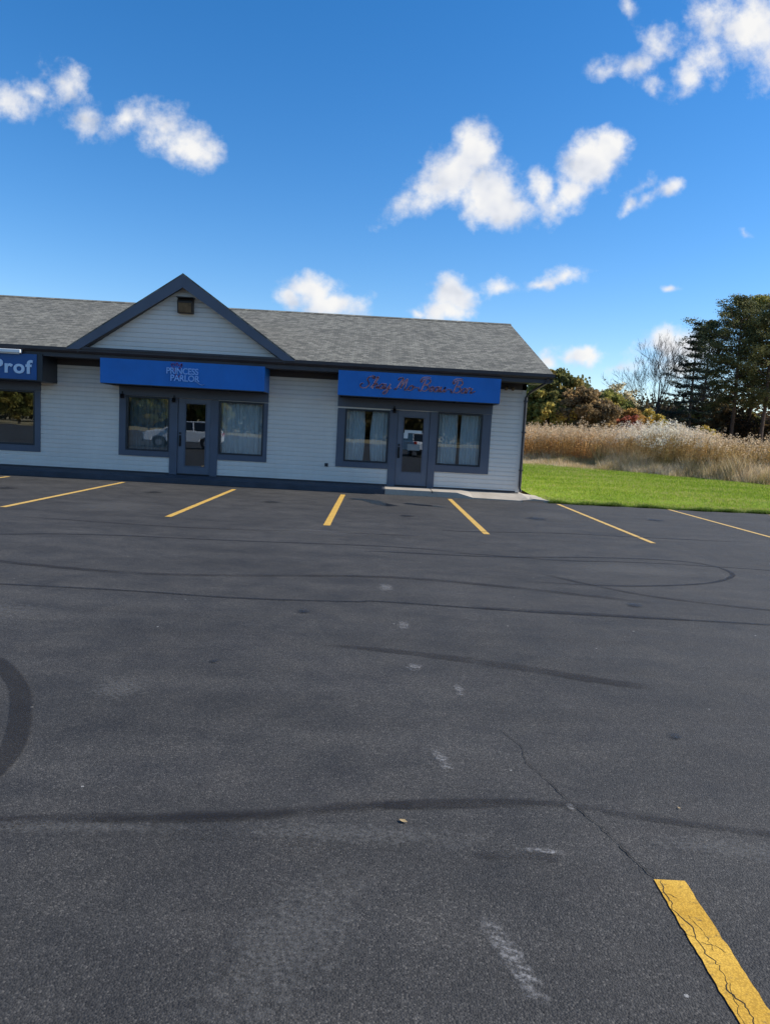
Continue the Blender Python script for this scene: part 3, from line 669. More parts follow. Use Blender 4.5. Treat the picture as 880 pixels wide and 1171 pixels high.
# rooms behind the glass
b = MB()
for (a0, a1) in ((XL+.1, -8.6), (-8.5, -2.2), (-2.1, XR-.15)):
    b.quad((a0, 26, .16), (a1, 26, .16), (a1, 26, 3.0), (a0, 26, 3.0)); b.quad((a0, YW+.15, .16), (a0, 26, .16), (a0, 26, 3.0), (a0, YW+.15, 3.0))
    b.quad((a1, YW+.15, .16), (a1, 26, .16), (a1, 26, 3.0), (a1, YW+.15, 3.0)); b.quad((a0, YW+.15, 3.0), (a1, YW+.15, 3.0), (a1, 26, 3.0), (a0, 26, 3.0))
P(b.build('interior_wall', M_room))
b = MB(); b.box(XL+.1, XR-.15, YW+.142, 26, .10, .158); P(b.build('interior_floor', M_floor))
# downspout
b = MB()
b.tube([(4.62, EY-.06, 3.41), (4.60, EY-.04, 3.30), (4.32, YW-.12, 3.05), (4.24, YW-.075, 2.92), (4.24, YW-.075, .32), (4.26, YW-.16, .19)], .042, 8); P(b.build('downspout', M_gut))
for z in (.8, 1.9, 2.8):
    b = MB(); b.box(4.18, 4.30, YW-.125, YW-.03, z, z+.03); P(b.build('downspout_strap', M_gut))
b = MB(); b.box(-1.47, -1.37, YW-.05, YW-.005, .62, .72); P(b.build('outlet_cover', M_dark, bevel=.008))

# ---- curtains and things inside
def curtain(xa, xb, z0, z1, y, mt, label, folds=9, pinch=0.0, amp=.028, group='white curtains hanging in the shop windows'):
    n = 90; vs = []; fs = []; m_ = 14
    ph = random.uniform(0, 6)
    for j in range(m_+1):
        t = j/m_; z = z0+(z1-z0)*t
        for i in range(n+1):
            s = i/n; x = xa+(xb-xa)*s
            x = x + pinch*math.sin(math.pi*(1-t))*s
            yy_ = y+amp*math.sin(folds*2*math.pi*s+ph+.5*math.sin(3*t))+amp*.4*math.sin(folds*4.6*math.pi*s+1)
            vs.append((x, yy_, z))
    for j in range(m_):
        for i in range(n): a = j*(n+1)+i; fs.append((a, a+1, a+n+2, a+n+1))
    b = MB(); b.v = vs; b.f = fs
    o = b.build('curtain', mt, smooth=True); so_ = o.modifiers.new('thickness', 'SOLIDIFY'); so_.thickness = .003
    return tag(o, label, 'curtain', group)
curtain(-.93, -.40, .62, 2.45, YW+.17, M_curt, 'white curtain at the left side of the window left of the lettered awning door', 6, .05)
curtain(.36, -.12, .62, 2.45, YW+.17, M_curt, 'white curtain right of the dark gap in the window beside the right door', 5, -.08)
curtain(1.73, 2.33, .66, 2.45, YW+.17, M_curt, 'white curtain on the left half of the rightmost window', 6, .02)
curtain(3.05, 2.45, .66, 2.45, YW+.17, M_curt, 'white curtain on the right half of the rightmost window', 6, -.02)
curtain(-4.60, -3.26, .62, 2.45, YW+.22, M_curt, 'pale curtain filling the window right of the left door', 9, 0, .035)
curtain(-7.24, -6.0, .62, 2.45, YW+.24, M_sheer, 'grey sheer curtain in the window left of the left door', 8, 0, .03)
M_paper = simple('notice_paper', (.62, .64, .62), .6, 0, .05, 10); M_paper2 = simple('grey_notice', (.20, .22, .22), .6, 0, .1, 10)
b = MB(); b.box(.80, 1.30, YW+.002, YW+.006, 1.72, 1.80); b.box(.78, .90, YW+.002, YW+.006, 1.56, 1.72); P(b.build('door_notice', M_paper))
b = MB(); b.box(.90, 1.26, YW+.002, YW+.006, 1.22, 1.40); P(b.build('door_notice', M_paper2))

# ---- awnings and signs
def letters(txt, size, depth, mt, x, y, z, name, parent, off=0.0, shear=0, sx=1.0, align='CENTER', spacing=1.0):
    cu = bpy.data.curves.new(name, 'FONT'); cu.body = txt; cu.size = size; cu.extrude = depth; cu.offset = off; cu.shear = shear; cu.align_x = align; cu.space_character = spacing
    o = bpy.data.objects.new(name, cu); col.objects.link(o); dg = bpy.context.evaluated_depsgraph_get()
    me = bpy.data.meshes.new_from_object(o.evaluated_get(dg)); bpy.data.objects.remove(o)
    me.materials.clear(); me.materials.append(mt)
    o = bpy.data.objects.new(name, me); col.objects.link(o); o.parent = parent
    o.rotation_euler = (R(90), 0, 0); o.location = (x, y, z); o.scale = (sx, 1, 1); return o
def awning(x0, x1, z0, z1, y0, label, cat='awning', group='blue awnings under the eave'):
    e = empty('shop_awning', ((x0+x1)/2, YW, z0), 0, label, cat, group)
    cx = (x0+x1)/2; hw = (x1-x0)/2; h = z1-z0; d = YW-.05-y0
    b = MB()   # shell: front face slightly raked, sides, top; open underneath
    n = 28
    def fr(x, z):  # fabric sags a little between its ribs
        return -(YW-y0)+.02*(1-z/h)+.008*math.sin((x/hw)*math.pi*3)**2*math.sin(math.pi*z/h)
    for i in range(n):
        xa = -hw+2*hw*i/n; xb = -hw+2*hw*(i+1)/n
        for j in range(4):
            za = h*j/4; zb = h*(j+1)/4
            b.quad((xa, fr(xa, za), za), (xb, fr(xb, za), za), (xb, fr(xb, zb), zb), (xa, fr(xa, zb), zb))
    for s in (-1, 1): b.quad((s*hw, fr(hw, 0), 0), (s*hw, -.052, 0), (s*hw, -.052, h-.02), (s*hw, fr(hw, h), h))
    b.quad((-hw, fr(hw, h), h), (hw, fr(hw, h), h), (hw, -.052, h-.02), (-hw, -.052, h-.02))
    b.build('awning_cloth', M_fab, e)
    b = MB(); yf = -(YW-y0)+.05
    b.box(-hw+.01, hw-.01, yf-.02, yf+.02, -.022, .02); b.box(-hw+.01, hw-.01, -.10, -.054, -.022, .02)
    for i in range(5):
        x = -hw+.03+(2*hw-.06)*i/4; b.box(x-.015, x+.015, yf+.021, -.101, -.02, .015)
    b.build('awning_frame', M_dark, e)
    return e
AY = 20.72
aw1 = awning(-7.63, -3.15, 2.64, 3.31, AY-.05, 'blue fabric awning with small princess parlor lettering above the left door')
aw2 = awning(-1.135, 3.33, 2.66, 3.33, AY-.05, 'blue fabric awning with cursive lettering above the right door')
yl = -(YW-AY+.05)-.006
letters('PRINCESS', .235, .004, M_pblue, .0, yl, .345, 'lettering', aw1, .004, 0, .92, 'CENTER', .95)
letters('PARLOR', .235, .004, M_pblue, .07, yl, .155, 'lettering', aw1, .004, 0, .95, 'CENTER', .95)
# a pink scrolled crown shape above the first letters and a tail under the last
def catmull(P_, sub=7):
    P_ = [Vector((p[0], p[1], 0)) for p in P_]; Q = []
    for i in range(len(P_)-1):
        p0 = P_[max(i-1, 0)]; p1 = P_[i]; p2 = P_[i+1]; p3 = P_[min(i+2, len(P_)-1)]
        for k in range(sub):
            t = k/sub; Q.append(.5*((2*p1)+(-p0+p2)*t+(2*p0-5*p1+4*p2-p3)*t*t+(-p0+3*p1-3*p2+p3)*t**3))
    Q.append(P_[-1]); return Q
def stroke(b, pts, wd, y, depth=.006, contrast=.55):
    Q = catmull(pts); n = len(Q)
    for i in range(n-1):
        a, c = Q[i], Q[i+1]; d = (c-a)
        if d.length < 1e-6: continue
        d.normalize(); nr = Vector((-d.y, d.x, 0)); w_ = wd*(contrast+(1-contrast)*abs(d.y))/2
        q = [a-nr*w_-d*w_*.3, c-nr*w_+d*w_*.3, c+nr*w_+d*w_*.3, a+nr*w_-d*w_*.3]
        b.prism([(p.x, y, p.y) for p in q], (0, depth*(1+.02*(i % 5)), 0))
b = MB()
for pts in ([(-.25,.50),(-.30,.58),(-.25,.62),(-.2,.56),(-.15,.64),(-.1,.56),(-.03,.62),(-.02,.56),(-.08,.49)], [(-.24,.50),(-.16,.47),(-.08,.49)], [(-.22,.44),(-.15,.38),(-.18,.31),(-.1,.27),(-.05,.33)]):
    stroke(b, pts, .035, yl-.002)
b.build('emblem', M_pink, aw1)
b = MB(); stroke(b, [(.36,.20),(.44,.12),(.54,.08),(.60,.10)], .028, yl-.002); b.build('lettering', M_pblue, aw1)
# cursive glyphs (x advance, strokes); x height 1, capitals 2.2
GL = {
 'S': (2.0, [[(1.75,1.9),(1.45,2.25),(.95,2.15),(.75,1.7),(1.1,1.25),(1.35,.75),(1.05,.15),(.4,0),(-.1,.35),(-.05,.8),(.3,.9)], [(1.75,1.9),(1.95,2.1),(1.8,2.35),(1.4,2.5)]]),
 'h': (1.15, [[(-.2,.2),(.35,1.2),(.6,2.1),(.4,2.25),(.25,1.6),(.15,0)], [(.15,.5),(.45,1.0),(.75,.9),(.75,.25),(.9,.05),(1.15,.3)]]),
 'a': (1.05, [[(.75,.85),(.4,1.0),(.08,.6),(.12,.1),(.45,.05),(.75,.7)], [(.78,1.0),(.75,.2),(.9,.05),(1.1,.3)]]),
 'y': (1.05, [[(.05,1.0),(.1,.3),(.35,.1),(.75,.6)], [(.82,1.0),(.75,.1),(.6,-.7),(.2,-.95),(.05,-.6),(.5,-.15),(1.15,.3)]]),
 'M': (2.3, [[(-.1,.2),(.15,0),(.35,.4),(.7,1.6),(.95,2.2),(1.0,1.2),(1.0,.3)], [(1.0,.5),(1.35,1.5),(1.65,2.2),(1.7,1.2),(1.7,.3),(1.95,0),(2.3,.35)], [(.95,2.2),(.6,2.4),(.2,2.2),(.2,1.8)]]),
 'o': (1.0, [[(.5,1.0),(.1,.7),(.15,.1),(.6,.05),(.85,.5),(.6,.95),(.5,.8),(.9,.75),(1.1,.8)]]),
 'B': (1.7, [[(.6,2.1),(.5,1.2),(.35,.1),(.05,.05),(-.15,.4)], [(.0,1.7),(.35,2.3),(1.1,2.4),(1.5,1.95),(1.2,1.4),(.65,1.25),(1.2,1.1),(1.5,.6),(1.1,.05),(.6,.1)], [(.0,1.7),(-.25,2.0),(.0,2.6),(.8,2.75),(1.3,2.65)]]),
 'e': (.85, [[(.05,.35),(.6,.6),(.55,.98),(.2,.85),(.1,.3),(.4,.03),(.85,.35)]]),
 'u': (1.1, [[(-.02,.4),(.12,1.0),(.15,.2),(.4,.05),(.75,.6),(.8,1.0),(.78,.2),(.9,.05),(1.15,.35)]]),
 'r': (.95, [[(-.05,.35),(.2,1.1),(.4,.95),(.7,.95),(.62,.3),(.75,.05),(1.05,.3),(1.4,.5)]]),
 '-': (1.0, [[(.1,.55),(.5,.62),(.95,.55)]]), ' ': (.8, [])}
def cursive(txt, x0, x1, z, unit, e, y):
    tot = sum(GL[c][0] for c in txt); kx = (x1-x0)/tot
    for li, (mt, wd, dy) in enumerate(((M_lil, .040, 0), (M_red, .015, -.004))):
        b = MB(); x = x0
        for c in txt:
            adv, st = GL[c]
            for s in st: stroke(b, [(x+px*kx+.28*py*unit, z+py*unit) for px, py in s], wd, y+dy)
            x += adv*kx
        b.build('lettering' if li == 0 else 'lettering_outline', mt, e)
cursive('Shay Mo-Beau-Bar', -1.62, 1.45, .225, .140, aw2, yl)
# left sign box with a strip lamp over it
sg = empty('sign_box', (-11, AY, 2.58), 0, 'navy box sign with white lettering at the left end of the shop front', 'sign')
b = MB(); b.box(-2.2, 1.79, .0, .98, 0, .75); b.build('sign_case', M_dark, sg, bevel=.01)
b = MB(); b.box(-2.15, 1.64, -.02, -.002, .03, .72); b.build('sign_face', M_sign, sg)
letters('Prof', .50, .012, M_letter, 1.50, -.034, .20, 'lettering', sg, .013, 0, 1.12, 'RIGHT', 1.12)
lf = empty('strip_lamp', (-11, AY, 3.33), 0, 'white strip lamp fitting above the navy box sign', 'lamp')
b = MB(); b.box(-2, 1.25, -.14, -.02, -.02, .075); b.build('lamp_housing', M_lightbox, lf, bevel=.015)
b = MB(); b.tube([(-1.9, -.08, -.035), (1.2, -.08, -.035)], .016, 8); b.build('lamp_tube', M_lightbox, lf)
# gable flood lamp
M_brz = simple('bronze_metal', (.045, .032, .022), .45, .3, .2, 4); M_lens = simple('amber_lens', (.16, .10, .05), .2, 0, .3, 8)
fl = empty('wall_floodlight', (-5.36, GY-.03, 4.62), 0, 'brown square wall light near the top of the gable', 'wall light')
b = MB(); b.prism([(-.21, 0, 0), (-.21, 0, .40), (-.21, -.12, .40), (-.21, -.2, .30), (-.21, -.14, 0)], (.42, 0, 0)); b.build('lamp_body', M_brz, fl, bevel=.012)
b = MB(); b.prism([(-.17, -.146, .02), (-.17, -.203, .26), (-.17, -.21, .26), (-.17, -.153, .02)], (.34, 0, 0)); b.build('lens', M_lens, fl)
b = MB(); b.box(-.23, .23, -.23, .0, .402, .425); b.build('lamp_cap', M_brz, fl)
sl = empty('security_light', (3.72, YW-.03, 3.2), 0, 'small twin spot light under the eave beside the right awning', 'wall light')
b = MB(); b.tube([(0, 0, 0), (0, -.03, 0)], .06, 14); b.build('base_plate', M_soff, sl)
for s in (-1, 1):
    b = MB(); b.tube([(s*.03, -.03, 0), (s*.09, -.08, -.03), (s*.10, -.16, -.07)], [.015, .03, .055], 12); b.build('spot_head', M_lens, sl, smooth=True)
for x, lb in ((.47, 'small black camera on the door casing under the right awning'), (-7.34, 'small black fixture at the top left of the left shop window'), (-5.86, 'small black fixture above the left door handle side')):
    b = MB(); z = 2.28 if x != -5.86 else 2.24
    b.prism([(-.045, 0, .0), (-.045, 0, .10), (-.045, -.05, .12), (-.045, -.10, .03), (-.045, -.08, -.01)], (.09, 0, 0)); b.box(-.02, .02, -.02, 0, .12, .19)
    o = b.build('door_sensor', M_blackmetal, bevel=.008); o.location = (x, YW-.053, z); tag(o, lb, 'sensor', 'small black fixtures around the doors')

# ---- white rail fence beside the building
fe = empty('rail_fence', (6.2, 37, 0), 0, 'white three rail vinyl fence just past the right corner of the shops', 'fence')
for x in (-1.7, .62):
    b = MB(); b.box(x-.07, x+.07, -.07, .07, -.05, 1.38); b.prism([(x-.09, -.09, 1.38), (x+.09, -.09, 1.38), (x+.09, .09, 1.38), (x-.09, .09, 1.38)], (0, 0, .03)); b.build('post', M_white, fe, bevel=.01)
for z in (.40, .80, 1.20):
    b = MB(); b.box(-2.4, .60, -.03, .03, z-.07, z+.07); b.build('rail', M_white, fe, bevel=.01)

# ------------------------------------------------------------------ foliage builders
def rand_quads(C, size, flat=0.0, aspect=1.0):
    """C centres (N,3), returns (4N,3)"""
    N = len(C); a = rng.normal(size=(N, 3)); a[:, 2] *= (1-flat); a /= np.linalg.norm(a, axis=1)[:, None]+1e-9
    b_ = rng.normal(size=(N, 3)); b_[:, 2] *= (1-flat); b_ -= a*(a*b_).sum(1)[:, None]; b_ /= np.linalg.norm(b_, axis=1)[:, None]+1e-9
    s = (size*rng.uniform(.6, 1.35, N))[:, None]
    a = a*s*.5; b_ = b_*s*.5*aspect
    V = np.stack([C-a, C-b_*.9, C+a, C+b_*.9], 1)
    return V.reshape(-1, 3)
def cmix(stops, t):
    S = np.array([s for s in stops]); x = np.clip(t, 0, 1)*(len(S)-1); i = np.minimum(x.astype(int), len(S)-2); fr_ = (x-i)[:, None]
    return S[i]*(1-fr_)+S[i+1]*fr_
def limb_tree(b, p, d, L, r, depth, spread=.55, up=.25, seg=5, minr=.012, cb=None):
    p = Vector(p); d = Vector(d).normalized(); pts = [p.copy()]; rs = [r]
    for i in range(4):
        d = (d+Vector((random.uniform(-.12, .12), random.uniform(-.12, .12), random.uniform(-.04, .1)))).normalized()
        p = p+d*L/4; pts.append(p.copy()); rs.append(r*(1-.45*(i+1)/4))
    b.tube(pts, rs, seg)
    if cb: cb(p)
    if depth <= 0: return
    k = random.choice((2, 3, 3)) if depth > 1 else 3
    for i in range(k):
        a = Vector((random.gauss(0, 1), random.gauss(0, 1), random.gauss(0, .5))); a -= d*a.dot(d); a.normalize()
        nd_ = (d+a*spread*random.uniform(.6, 1.3)+Vector((0, 0, up))).normalized()
        st = pts[random.choice((2, 3, 4))] if i else p
        limb_tree(b, st, nd_, L*random.uniform(.62, .82), max(minr, rs[-1]*random.uniform(.6, .8)), depth-1, spread, up, max(3, seg-1), minr, cb)
def deciduous(name, H, rad, stops, seed, n=15000, leaf=.30, base=.12):
    random.seed(seed); global rng; rng = np.random.default_rng(seed)
    e = empty(name)
    b = MB(); b.tube([(0, 0, -.1), (.05, 0, H*.15), (-.05, .05, H*.35), (0, 0, H*.6)], [.22, .17, .13, .07], 8)
    for i in range(7):
        a = i*.9+random.random(); z = H*(.2+.06*i)
        limb_tree(b, (0, 0, z), (math.cos(a), math.sin(a), .8), rad*.6, .07, 1, .6, .2, 5)
    b.build('trunk', M_bark, e)
    K = 150
    cen = []
    while len(cen) < K:
        p = rng.uniform(-1, 1, 3)
        q = np.linalg.norm(p)
        if q > 1 or q < .35: continue
        lump = 1+.18*math.sin(3*math.atan2(p[1], p[0])+seed)+.12*math.sin(5*p[2]*2+seed)
        cen.append((p[0]*rad*lump, p[1]*rad*lump, H*(base+(1-base)*(.5+.5*p[2]*(.96)))))
    cen = np.array(cen); w_ = rng.dirichlet(np.ones(K)*3); idx = rng.choice(K, n, p=w_)
    off = rng.normal(size=(n, 3)); off /= np.linalg.norm(off, axis=1)[:, None]; off *= (rng.uniform(0, 1, n)**.45)[:, None]
    cr = rng.uniform(.5, 1.0, K)*rad*.27
    C = cen[idx]+off*cr[idx][:, None]*np.array([1.1, 1.1, .75])
    C[:, 2] = np.maximum(C[:, 2], .3)
    tone = rng.uniform(0, 1, K)[idx]*.7+rng.uniform(0, 1, n)*.3
    colr = cmix(stops, tone)*3.9*rng.uniform(.75, 1.25, n)[:, None]
    np_mesh('crown', rand_quads(C, leaf), 4, colr, M_leaf, e)
    return e
G_dark = [(.022, .026, .009), (.045, .045, .014), (.085, .062, .018)]
G_mid = [(.034, .040, .011), (.068, .070, .018), (.12, .088, .022)]
G_yel = [(.05, .055, .014), (.12, .095, .022), (.19, .125, .028)]
G_org = [(.05, .034, .012), (.11, .066, .020), (.16, .092, .028)]
G_brn = [(.03, .024, .014), (.065, .045, .022), (.11, .07, .03)]
G_red = [(.045, .018, .012), (.085, .025, .016), (.11, .045, .02)]
G_pal = [(.08, .075, .045), (.15, .13, .08), (.22, .19, .12)]

def spruce(H, rad, seed):
    random.seed(seed); global rng; rng = np.random.default_rng(seed)
    e = empty('spruce_tree'); b = MB(); b.tube([(0, 0, 0), (0, 0, H*.5), (0, 0, H*.98)], [.28, .16, .02], 8)
    Cs = []; z = 1.0
    while z < H*.98:
        t = z/H; rr = rad*(1-t)**.8*(.85+.15*math.sin(z*2.3))+.12
        for k in range(9):
            a = k*.7+random.uniform(-.3, .3)+z; L = rr*random.uniform(.7, 1.15)
            dx, dy = math.cos(a), math.sin(a); droop = .16*L
            pts = [(dx*L*s, dy*L*s, z-droop*math.sin(s*2.2)+.10*L*s**3) for s in (0, .33, .66, 1)]
            b.tube(pts, [.04, .03, .02, .008], 4)
            n = int(140*(L/rad)+16); s = rng.uniform(.12, 1.03, n)
            wdt = .17*L*(1.1-s)+.10; sd_ = rng.normal(size=n)*wdt*.6
            zz = z-droop*np.sin(s*2.2)+.10*L*s**3-np.abs(rng.normal(size=n))*.11
            Cs.append(np.stack([dx*L*s-dy*sd_, dy*L*s+dx*sd_, zz], 1))
        z += 1.05*(1-.45*t)+random.uniform(0, .25)
    b.build('trunk', M_bark, e); C = np.concatenate(Cs); n = len(C)
    colr = cmix([(.016, .028, .020), (.028, .044, .028), (.048, .070, .044)], rng.uniform(0, 1, n))
    np_mesh('crown', rand_quads(C, .26, .55, .6), 4, colr, M_needle, e); return e
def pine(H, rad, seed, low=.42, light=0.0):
    random.seed(seed); global rng; rng = np.random.default_rng(seed)
    e = empty('pine_tree'); b = MB(); lean = random.uniform(-.5, .5)
    tp = lambda z: (lean*(z/H)**2, .15*math.sin(z*.5), z)
    b.tube([tp(H*s) for s in (0, .2, .4, .6, .8, .97)], [.30, .26, .21, .16, .10, .03], 9)
    for i in range(10):   # dead lower stubs
        z = H*random.uniform(.12, low); a = random.uniform(0, 6.28); L = random.uniform(.8, 2.2)
        x, y, _ = tp(z); b.tube([(x, y, z), (x+math.cos(a)*L*.6, y+math.sin(a)*L*.6, z+.1), (x+math.cos(a)*L, y+math.sin(a)*L, z-.1)], [.035, .02, .008], 4)
    Cs = []; tone = []; nb = 62
    for i in range(nb):
        t = low+(1-low)*((i+.5)/nb)*random.uniform(.94, 1.03); t = min(t, .985); z = H*t
        q = (t-low)/(1-low); rr = rad*(math.sin(math.pi*min(1, .22+q*.80))**.7)*random.uniform(.40, 1.25)
        a = i*2.4+random.uniform(-.4, .4); x, y, _ = tp(z); dx, dy = math.cos(a), math.sin(a)
        up_ = .10+.55*q
        pts = [(x+dx*rr*s, y+dy*rr*s, z+up_*rr*s*s) for s in (0, .35, .7, 1)]
        b.tube(pts, [.075*(1.2-q), .05, .03, .012], 5)
        for k in range(random.randint(6, 8)):
            s = random.uniform(.42, 1.0); sdx = random.gauss(0, .32)*rr*.5
            cx, cy, cz = x+dx*rr*s-dy*sdx, y+dy*rr*s+dx*sdx, z+up_*rr*s*s+random.uniform(-.1, .25)
            n = 54; o_ = np.clip(rng.normal(size=(n, 3)), -1.7, 1.7)*np.array([.48, .48, .20])*random.uniform(.65, 1.35)
            Cs.append(np.array([cx, cy, cz])+o_); tone.append(np.full(n, random.random()*.7)+rng.uniform(0, .3, n))
    b.build('trunk', M_pbark, e); C = np.concatenate(Cs); T = np.concatenate(tone)
    L_ = light  # sunlit tone put into the needle colours of the paler pines
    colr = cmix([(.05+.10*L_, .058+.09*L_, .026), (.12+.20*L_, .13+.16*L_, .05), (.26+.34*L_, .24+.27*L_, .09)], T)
    np_mesh('crown', rand_quads(C, .27, .35, .55), 4, colr, M_needle, e); return e
def bare_tree(H, seed):
    random.seed(seed); e = empty('bare_tree'); b = MB(); tw = MB()
    b.tube([(0, 0, -.1), (.05, 0, H*.12), (0, .05, H*.28), (.05, 0, H*.44), (.0, .02, H*.72)], [.32, .27, .22, .14, .03], 9)
    for i in range(14):
        z = H*(.22+.019*i); a = i*2.4+random.uniform(-.4, .4)
        el = .60+.09*i
        limb_tree(tw, (0, .02, z), (math.cos(a), math.sin(a), el), H*.205, .062, 5, .50, .10, 5, .013)
    limb_tree(tw, (.05, 0, H*.40), (0, 0, 1), H*.19, .12, 5, .45, .18, 5, .013)
    b.build('trunk', M_twig, e); tw.build('twigs', M_twig, e); return e
def copy_tree(src, x, y, s, rz, label, group='trees at the edge of the field', sz=None, cat='tree'):
    c = src.copy(); col.objects.link(c); c.location = (x, y, -.05); c.rotation_euler = (0, 0, rz); c.scale = (s, s, sz or s)
    for ch in src.children:
        d = ch.copy(); col.objects.link(d); d.parent = c
    return tag(c, label, cat, group)
def put(src, x, y, s, rz, label, group='trees at the edge of the field', sz=None, cat='tree'):
    src.location = (x, y, -.05); src.rotation_euler = (0, 0, rz); src.scale = (s, s, sz or s); return tag(src, label, cat, group)

T_dark = deciduous('broadleaf_tree', 9, 3.4, G_dark, 1, 24000); T_mid = deciduous('broadleaf_tree', 9, 3.6, G_mid, 2, 24000)
T_yel = deciduous('broadleaf_tree', 8.5, 3.0, G_yel, 3, 20000); T_org = deciduous('broadleaf_tree', 8, 3.0, G_org, 4, 18000)
T_brn = deciduous('broadleaf_tree', 7.5, 3.2, G_brn, 5, 18000); T_red = deciduous('small_red_tree', 4, 1.4, G_red, 6, 5000, .22, .05)
T_pal = deciduous('broadleaf_tree', 10, 2.6, G_pal, 8, 6000, .24, .3)
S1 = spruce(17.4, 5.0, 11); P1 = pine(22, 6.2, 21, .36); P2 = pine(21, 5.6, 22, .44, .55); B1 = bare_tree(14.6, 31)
put(T_dark, 20.0, 84, 1.08, 0, 'dark green round tree standing behind the right end of the roof')
copy_tree(T_mid, 17.2, 84, .90, 1.0, 'mid green tree half hidden by the downspout corner of the shops')
put(T_yel, 18.6, 80, .72, 0, 'yellow leaved tree right beside the shop corner')
put(T_brn, 22.2, 80, 1.0, 0, 'brown leaved tree right of the dark round tree')
copy_tree(T_org, 24.4, 83, .80, 2.0, 'orange brown tree at the foot of the first treetop slope')
put(T_mid, 27.4, 90, .88, .5, 'yellow green tree in the dip of the treeline')
copy_tree(T_yel, 26.0, 88, .80, 1.9, 'low golden tree in the dip of the treeline')
copy_tree(T_org, 30.8, 95, .85, 1.0, 'low orange tree left of the bare tree')
put(T_pal, 35.6, 112, 1.12, 0, 'pale half bare tree showing behind the low orange trees')
put(T_org, 33.0, 97, .84, 0, 'orange brown tree just beneath the bare tree')
put(T_red, 26.7, 80, 1.25, 0, 'small red leaved tree above the reeds')
copy_tree(T_brn, 37.6, 96, .86, 2.4, 'brown tree between the bare tree and the spruce')
copy_tree(T_dark, 40.5, 100, .78, 2.0, 'low dark tree at the foot of the spruce')
put(B1, 35.0, 94, 1.0, 0, 'tall leafless tree with fine twigs against the sky')
put(S1, 38.3, 92, 1.0, 0, 'dark spruce with drooping boughs left of the pines')
put(P1, 46.6, 98, .97, 0, 'tall dark pine right of the spruce', 'tall pines')
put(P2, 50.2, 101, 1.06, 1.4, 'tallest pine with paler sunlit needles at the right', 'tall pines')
copy_tree(P1, 49.0, 95, .92, 2.1, 'dark pine in front of the pale pine', 'tall pines')
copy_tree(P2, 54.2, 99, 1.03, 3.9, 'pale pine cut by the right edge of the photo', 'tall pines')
copy_tree(P1, 44.6, 103, .86, 4.0, 'slightly shorter dark pine behind the spruce', 'tall pines')
copy_tree(P1, 58.5, 101, 1.0, 5.2, 'dark pine just past the right edge', 'tall pines')
copy_tree(T_yel, 39.2, 89, .52, .7, 'small golden shrub in front of the spruce foot')
copy_tree(T_brn, 43.0, 103, .95, 3.0, 'brown understorey tree behind the first pine trunk')
copy_tree(T_brn, 47.6, 104, 1.0, 4.4, 'brown understorey tree between the pine trunks')
copy_tree(T_dark, 52.6, 106, .8, 1.1, 'dark understorey tree behind the last pine trunk')
copy_tree(T_org, 55.0, 104, .70, 1.1, 'rusty understorey tree at the right edge')
copy_tree(T_mid, 12.5, 84, .95, .2, 'green tree hidden behind the shops'); copy_tree(T_dark, 63, 100, 1.2, .2, 'dark tree past the right edge')
copy_tree(T_yel, 68, 97, 1.2, 2.2, 'yellow tree well past the right edge')
copy_tree(T_org, 28.9, 86, .74, 3.3, 'rusty orange tree just left of the small red tree')
copy_tree(T_yel, 31.6, 88, .70, 4.1, 'low yellow green tree right of the small red tree')
copy_tree(T_brn, 36.6, 92, .72, 5.0, 'low brown tree at the foot of the bare tree trunk')
# distant wood
rng = np.random.default_rng(77)
K = 900; cx = rng.uniform(-60, 150, K); cy = rng.uniform(112, 135, K); cz = rng.uniform(.3, 1, K)*(7.0+np.clip((cx-44)/6, 0, 1)*3.6+1.3*np.sin(cx*.21)+.9*np.sin(cx*.55+1))
cen = np.stack([cx, cy, cz], 1); n = 110000; idx = rng.integers(0, K, n); off = rng.normal(size=(n, 3))*np.array([1.3, 1.3, .8])
tone = rng.uniform(0, 1, K)[idx]; colr = cmix([(.03, .026, .014), (.06, .05, .02), (.11, .07, .028), (.075, .075, .025)], tone)*rng.uniform(.7, 1.3, n)[:, None]
V = cen[idx]+off; V[:, 2] = np.maximum(V[:, 2], .2)
tag(np_mesh('woodland', rand_quads(V, .5), 4, colr, M_leaf), 'dark autumn wood far behind the field', 'woodland', None, 'stuff')
K = 800; cx = rng.uniform(-110, 90, K); cy = rng.uniform(-108, -92, K); cz = rng.uniform(.2, 1, K)*(6.2+1.4*np.sin(cx*.17)+1.1*np.sin(cx*.43+1))  # unseen wood added behind the camera so the window reflections turn darker
cen = np.stack([cx, cy, cz], 1); n = 60000; idx = rng.integers(0, K, n); off = rng.normal(size=(n, 3))*np.array([1.8, 1.4, .9])
colr = cmix([(.05, .045, .02), (.10, .09, .03), (.16, .11, .04)], rng.uniform(0, 1, K)[idx]); V = cen[idx]+off; V[:, 2] = np.maximum(V[:, 2], .2)
tag(np_mesh('woodland', rand_quads(V, .8), 4, colr, M_leaf), 'unseen wood added behind the camera to darken the shop glass', 'woodland', None, 'stuff')
n = 80000; cx = rng.uniform(36, 75, n); cy = rng.uniform(98, 112, n); h_ = 5.2+1.6*np.sin(cx*.8)+1.0*np.sin(cx*2.1+1)
V = np.stack([cx, cy, rng.uniform(0, 1, n)**.8*h_], 1)
colr = cmix([(.02, .017, .012), (.05, .034, .02), (.10, .055, .028)], rng.uniform(0, 1, n)**1.5)
tag(np_mesh('underbrush', rand_quads(V, .30), 4, colr, M_leaf), 'dark tangled underbrush beneath the pines', 'underbrush', None, 'stuff')

